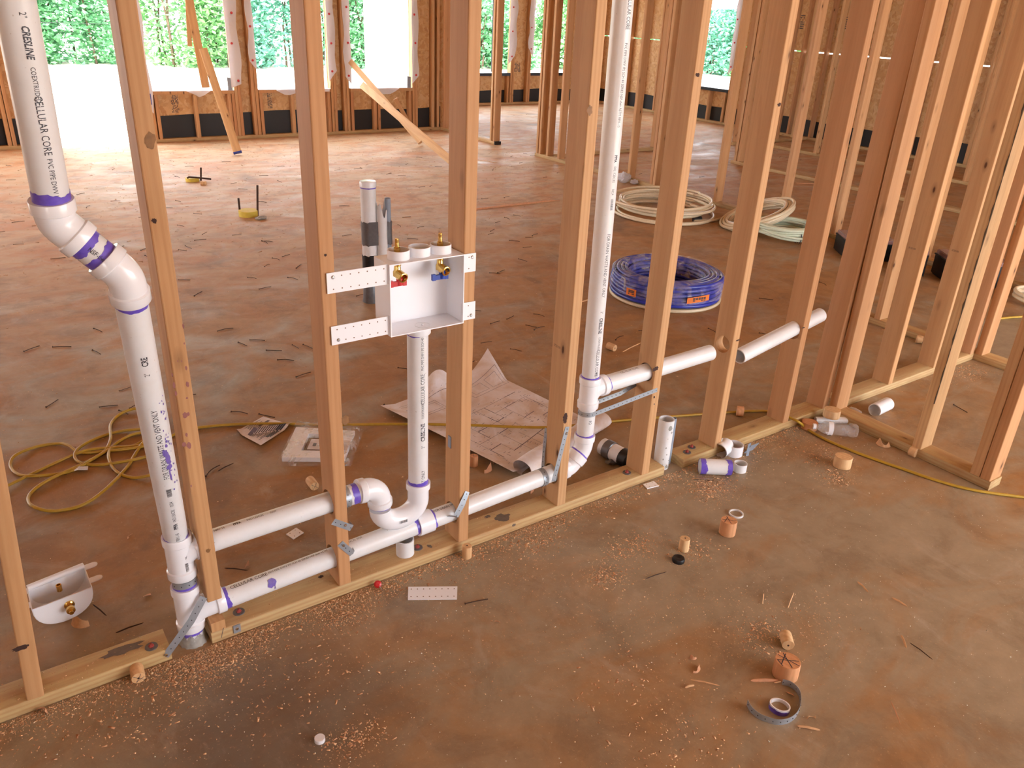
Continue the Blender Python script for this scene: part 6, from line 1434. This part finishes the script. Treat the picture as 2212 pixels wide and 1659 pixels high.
for a in [(1622, 1470, 1690, 1470, .0045, 'reddish stick lying below the largest plug', 'chip_red'), (1672, 1475, 1722, 1465, .0025, 'thin pale stick crossing the reddish stick'), (1722, 1568, 1772, 1577, .0032, 'cream stick at lower right of the curled strap'), (1852, 1256, 1876, 1279, .003, 'pale sliver on the right near floor'), (1927, 1291, 1960, 1310, .003, 'second pale sliver, nearer the right edge'), (1947, 1372, 1958, 1400, .0035, 'short thick sliver right of the plugs'),
          (1965, 1388, 2015, 1425, .0014, 'dark thin stick near the right side of the near floor', 'rust'), (1715, 1300 - 20, 1702, 1300 + 14, .002, 'thin upright-looking sliver on the near floor'), (1650, 1282, 1647, 1305, .002, 'tiny sliver left of the thin one'), (1492, 1468, 1555, 1481, .002, 'sliver crossing the near floor left of the strap'), (470, 1018, 505, 1000, .002, 'dark forked twig behind the left studs', 'rust'), (1925, 1515, 1945, 1565, .0015, 'faint twig at lower right', 'chip_red'),
          (1395, 1250, 1440, 1235, .0014, 'thin twig behind the black cap', 'rust'), (230, 1330, 200, 1305, .002, 'twig right of the valve box', 'rust'), (250, 1367, 310, 1345, .002, 'dark twig behind the lower left plate', 'rust'), (485, 1227, 535, 1232, .002, 'twig under the upper branch pipe', 'rust'), (1480, 1485, 1500, 1480, .003, 'little cream sliver end', 'chip'), (1010, 454, 1210, 432, .012, 'long thin batten lying in the open room', 'chip_red'),
          (1905, 712, 1938, 716, .003, 'pale sliver by the closet side plate'), (1030, 345, 1075, 352, .004, 'pale splinter by the crossed braces'), (1835, 880, 1862, 892, .008, 'pale chip near the closet offcut', 'wrap'), (1720, 395, 1775, 398, .004, 'stick lying in the shaded middle room', 'chip_red'), (1255, 652, 1300, 640, .004, 'pale stick left of the blue coil'), (1345, 760, 1385, 740, .003, 'cream sliver left of the branch pipe')]:
    sliver(*a[:6], **({'mat': a[6]} if len(a) > 6 else {}))
# ================================================================ sawdust and crumbs (nobody could count it)
rng = np.random.default_rng(5)
def crumbs(name, pts, smin, smax, mat, label, flatk=.5, long=1.0):
    n = len(pts); tet = np.array([[1, 1, 1], [1, -1, -1], [-1, 1, -1], [-1, -1, 1]]) * .6
    s = rng.uniform(smin, smax, (n, 1)) ; s = smin + (s - smin) * rng.random((n, 1)); ang = rng.uniform(0, 6.28, n); ca, sa = np.cos(ang), np.sin(ang)
    V = np.repeat(tet[None], n, 0) * s[:, None]; V[:, :, 0] *= long * rng.uniform(.6, 1.6, (n, 1)); V[:, :, 2] *= flatk
    x = V[:, :, 0] * ca[:, None] - V[:, :, 1] * sa[:, None]; y = V[:, :, 0] * sa[:, None] + V[:, :, 1] * ca[:, None]
    V = np.stack([x + pts[:, None, 0], y + pts[:, None, 1], V[:, :, 2] + pts[:, None, 2] + s * flatk * .55], 2).reshape(-1, 3)
    F = np.array([[0, 1, 2], [0, 3, 1], [0, 2, 3], [1, 3, 2]]); F = (F[None] + 4 * np.arange(n)[:, None, None]).reshape(-1)
    me = bpy.data.meshes.new(name); me.vertices.add(len(V)); me.vertices.foreach_set('co', V.ravel()); me.loops.add(len(F)); me.loops.foreach_set('vertex_index', F); me.polygons.add(len(F) // 3); me.polygons.foreach_set('loop_start', np.arange(len(F) // 3) * 3); me.materials.append(mat); me.update(); me.validate()
    o = bpy.data.objects.new(name, me); link(o); return tag(o, label, 'sawdust', None, 'stuff')
def m_dust(name, a, b):
    t = NT(name); g = t.n('ShaderNodeNewGeometry'); t.color(t.ramp(g.outputs['Random Per Island'], [(0, a), (.6, b), (1, tuple(min(.9, x * 1.35) for x in b))])); t.rough(.9); return t.m
M['dust'] = m_dust('sawdust', (.52, .27, .13), (.74, .46, .27)); M['flake'] = m_dust('flakes', (.50, .22, .10), (.70, .38, .20)); M['crumb'] = m_dust('crumbs', (.66, .48, .32), (.80, .70, .58))
def cloud(cx, cy, sx, sy, n): return np.stack([rng.normal(cx, sx, n), rng.normal(cy, sy, n), np.zeros(n)], 1)
P = []
# along the front of the plates
n = 12000; x = rng.uniform(-.1, 2.2, n); y = -np.abs(rng.gamma(1.1, .022, n)) - .003; k = (np.sin(x * 6) + np.sin(x * 17 + 1) + .6) > rng.uniform(-1.6, 2.2, n); P.append(np.stack([x, y, np.zeros(n)], 1)[k])
n = 2500; x = rng.uniform(2.3, 3.2, n); y = -np.abs(rng.gamma(1.2, .05, n)) - .003; P.append(np.stack([x, y, np.zeros(n)], 1))
for px, py, s_, k in [(720, 1300, .06, 900), (745, 1330, .05, 700), (500, 1410, .07, 900), (560, 1360, .05, 700), (1180, 1120, .07, 700), (1160, 1170, .06, 500), (1370, 1180, .06, 700), (1310, 1240, .05, 500), (1530, 1050, .06, 900), (1550, 1070, .05, 500), (1810, 1030, .05, 500), (1790, 980, .08, 500), (1480, 1190, .06, 300), (1640, 1370, .07, 400), (1750, 1350, .10, 500), (1560, 1330, .12, 500), (1330, 1330, .15, 600), (1100, 1230, .12, 600), (2100, 800, .07, 600), (2050, 815, .07, 400), (1880, 830, .1, 300), (430, 1440, .06, 900), (820, 1285, .05, 400), (760, 1600, .05, 350), (1450, 1600, .15, 400), (900, 1400, .2, 600), (300, 1520, .15, 700)]:
    c = at(px, py); P.append(cloud(c.x, c.y, s_, s_ * .7, k))
pts = np.concatenate(P); pts = pts[(pts[:, 1] < -.003) | (pts[:, 0] > 3.3)]
crumbs('sawdust', pts, .0006, .0028, M['dust'], 'reddish sawdust strewn along the front of the plates', .5, 1.6)
# on top of the plates
n = 2600; x = rng.uniform(-.2, 3.1, n); y = rng.uniform(.004, .086, n); d_ = np.sin(x * 9) + np.sin(x * 23 + 1); k = d_ > rng.uniform(-1.5, 1.8, n); q = np.stack([x, y, np.full(n, .038)], 1)[k]; q = q[((q[:, 0] < .33) | (q[:, 0] > .50)) & ((q[:, 0] < 2.18) | (q[:, 0] > 2.30))]
crumbs('sawdust', q, .0006, .0024, M['dust'], 'sawdust lying on top of the sole plates', .5, 1.4)
n = 3200; c0, c1_ = at(200, 1659), at(2212, 1050); x = rng.uniform(.0, 3.1, n); y = rng.uniform(-1.35, .0, n); q = np.stack([x, y, np.zeros(n)], 1); nz = np.sin(x * 5 + y * 3) + np.sin(x * 11 - y * 7 + 2); q = q[nz > rng.uniform(-2.2, 1.4, n)]
crumbs('crumbs', q, .0006, .0030, M['crumb'], 'pale crumbs scattered over the near floor', .7, 1.2)
F_ = []
for px, py, s_, k in [(720, 1300, .05, 160), (745, 1335, .04, 120), (490, 1410, .06, 150), (560, 1365, .05, 90), (1180, 1120, .06, 120), (1160, 1175, .05, 110), (1370, 1185, .05, 130), (1310, 1245, .04, 90), (1530, 1052, .05, 220), (1800, 1030, .04, 90), (1780, 985, .06, 90), (1500, 1190, .06, 70), (1640, 1375, .05, 90), (1350, 1480, .09, 90), (2090, 800, .06, 160), (430, 1440, .05, 200), (760, 1600, .04, 90), (650, 1480, .12, 90), (300, 1540, .12, 160), (1480, 1600, .10, 90), (1000, 1200, .04, 60), (840, 1265, .03, 70)]:
    c = at(px, py); F_.append(cloud(c.x, c.y, s_, s_ * .6, k))
n = 1500; x = rng.uniform(-.1, 3.1, n); F_.append(np.stack([x, -np.abs(rng.gamma(1.2, .03, n)) - .004, np.zeros(n)], 1))
q = np.concatenate(F_); q = q[(q[:, 1] < -.004) | (q[:, 0] > 3.3)]
crumbs('wood_chips', q, .0014, .0052, M['flake'], 'small reddish wood chips heaped along the plates', .22, 2.2)
n = 2600; x = rng.uniform(-.5, 4, n); y = rng.uniform(.1, 4.5, n); q = np.stack([x, y, np.zeros(n)], 1); crumbs('crumbs', q, .001, .0038, M['dust'], 'fine chips scattered over the room floor', .5, 2.0)
n = 4200; x = rng.uniform(-2, 6, n); y = rng.uniform(3.5, 8.4, n); q = np.stack([x, y, np.zeros(n)], 1); crumbs('crumbs', q, .002, .007, M['dust'], 'wood debris scattered by the far wall', .4, 3.2)
empties_done()
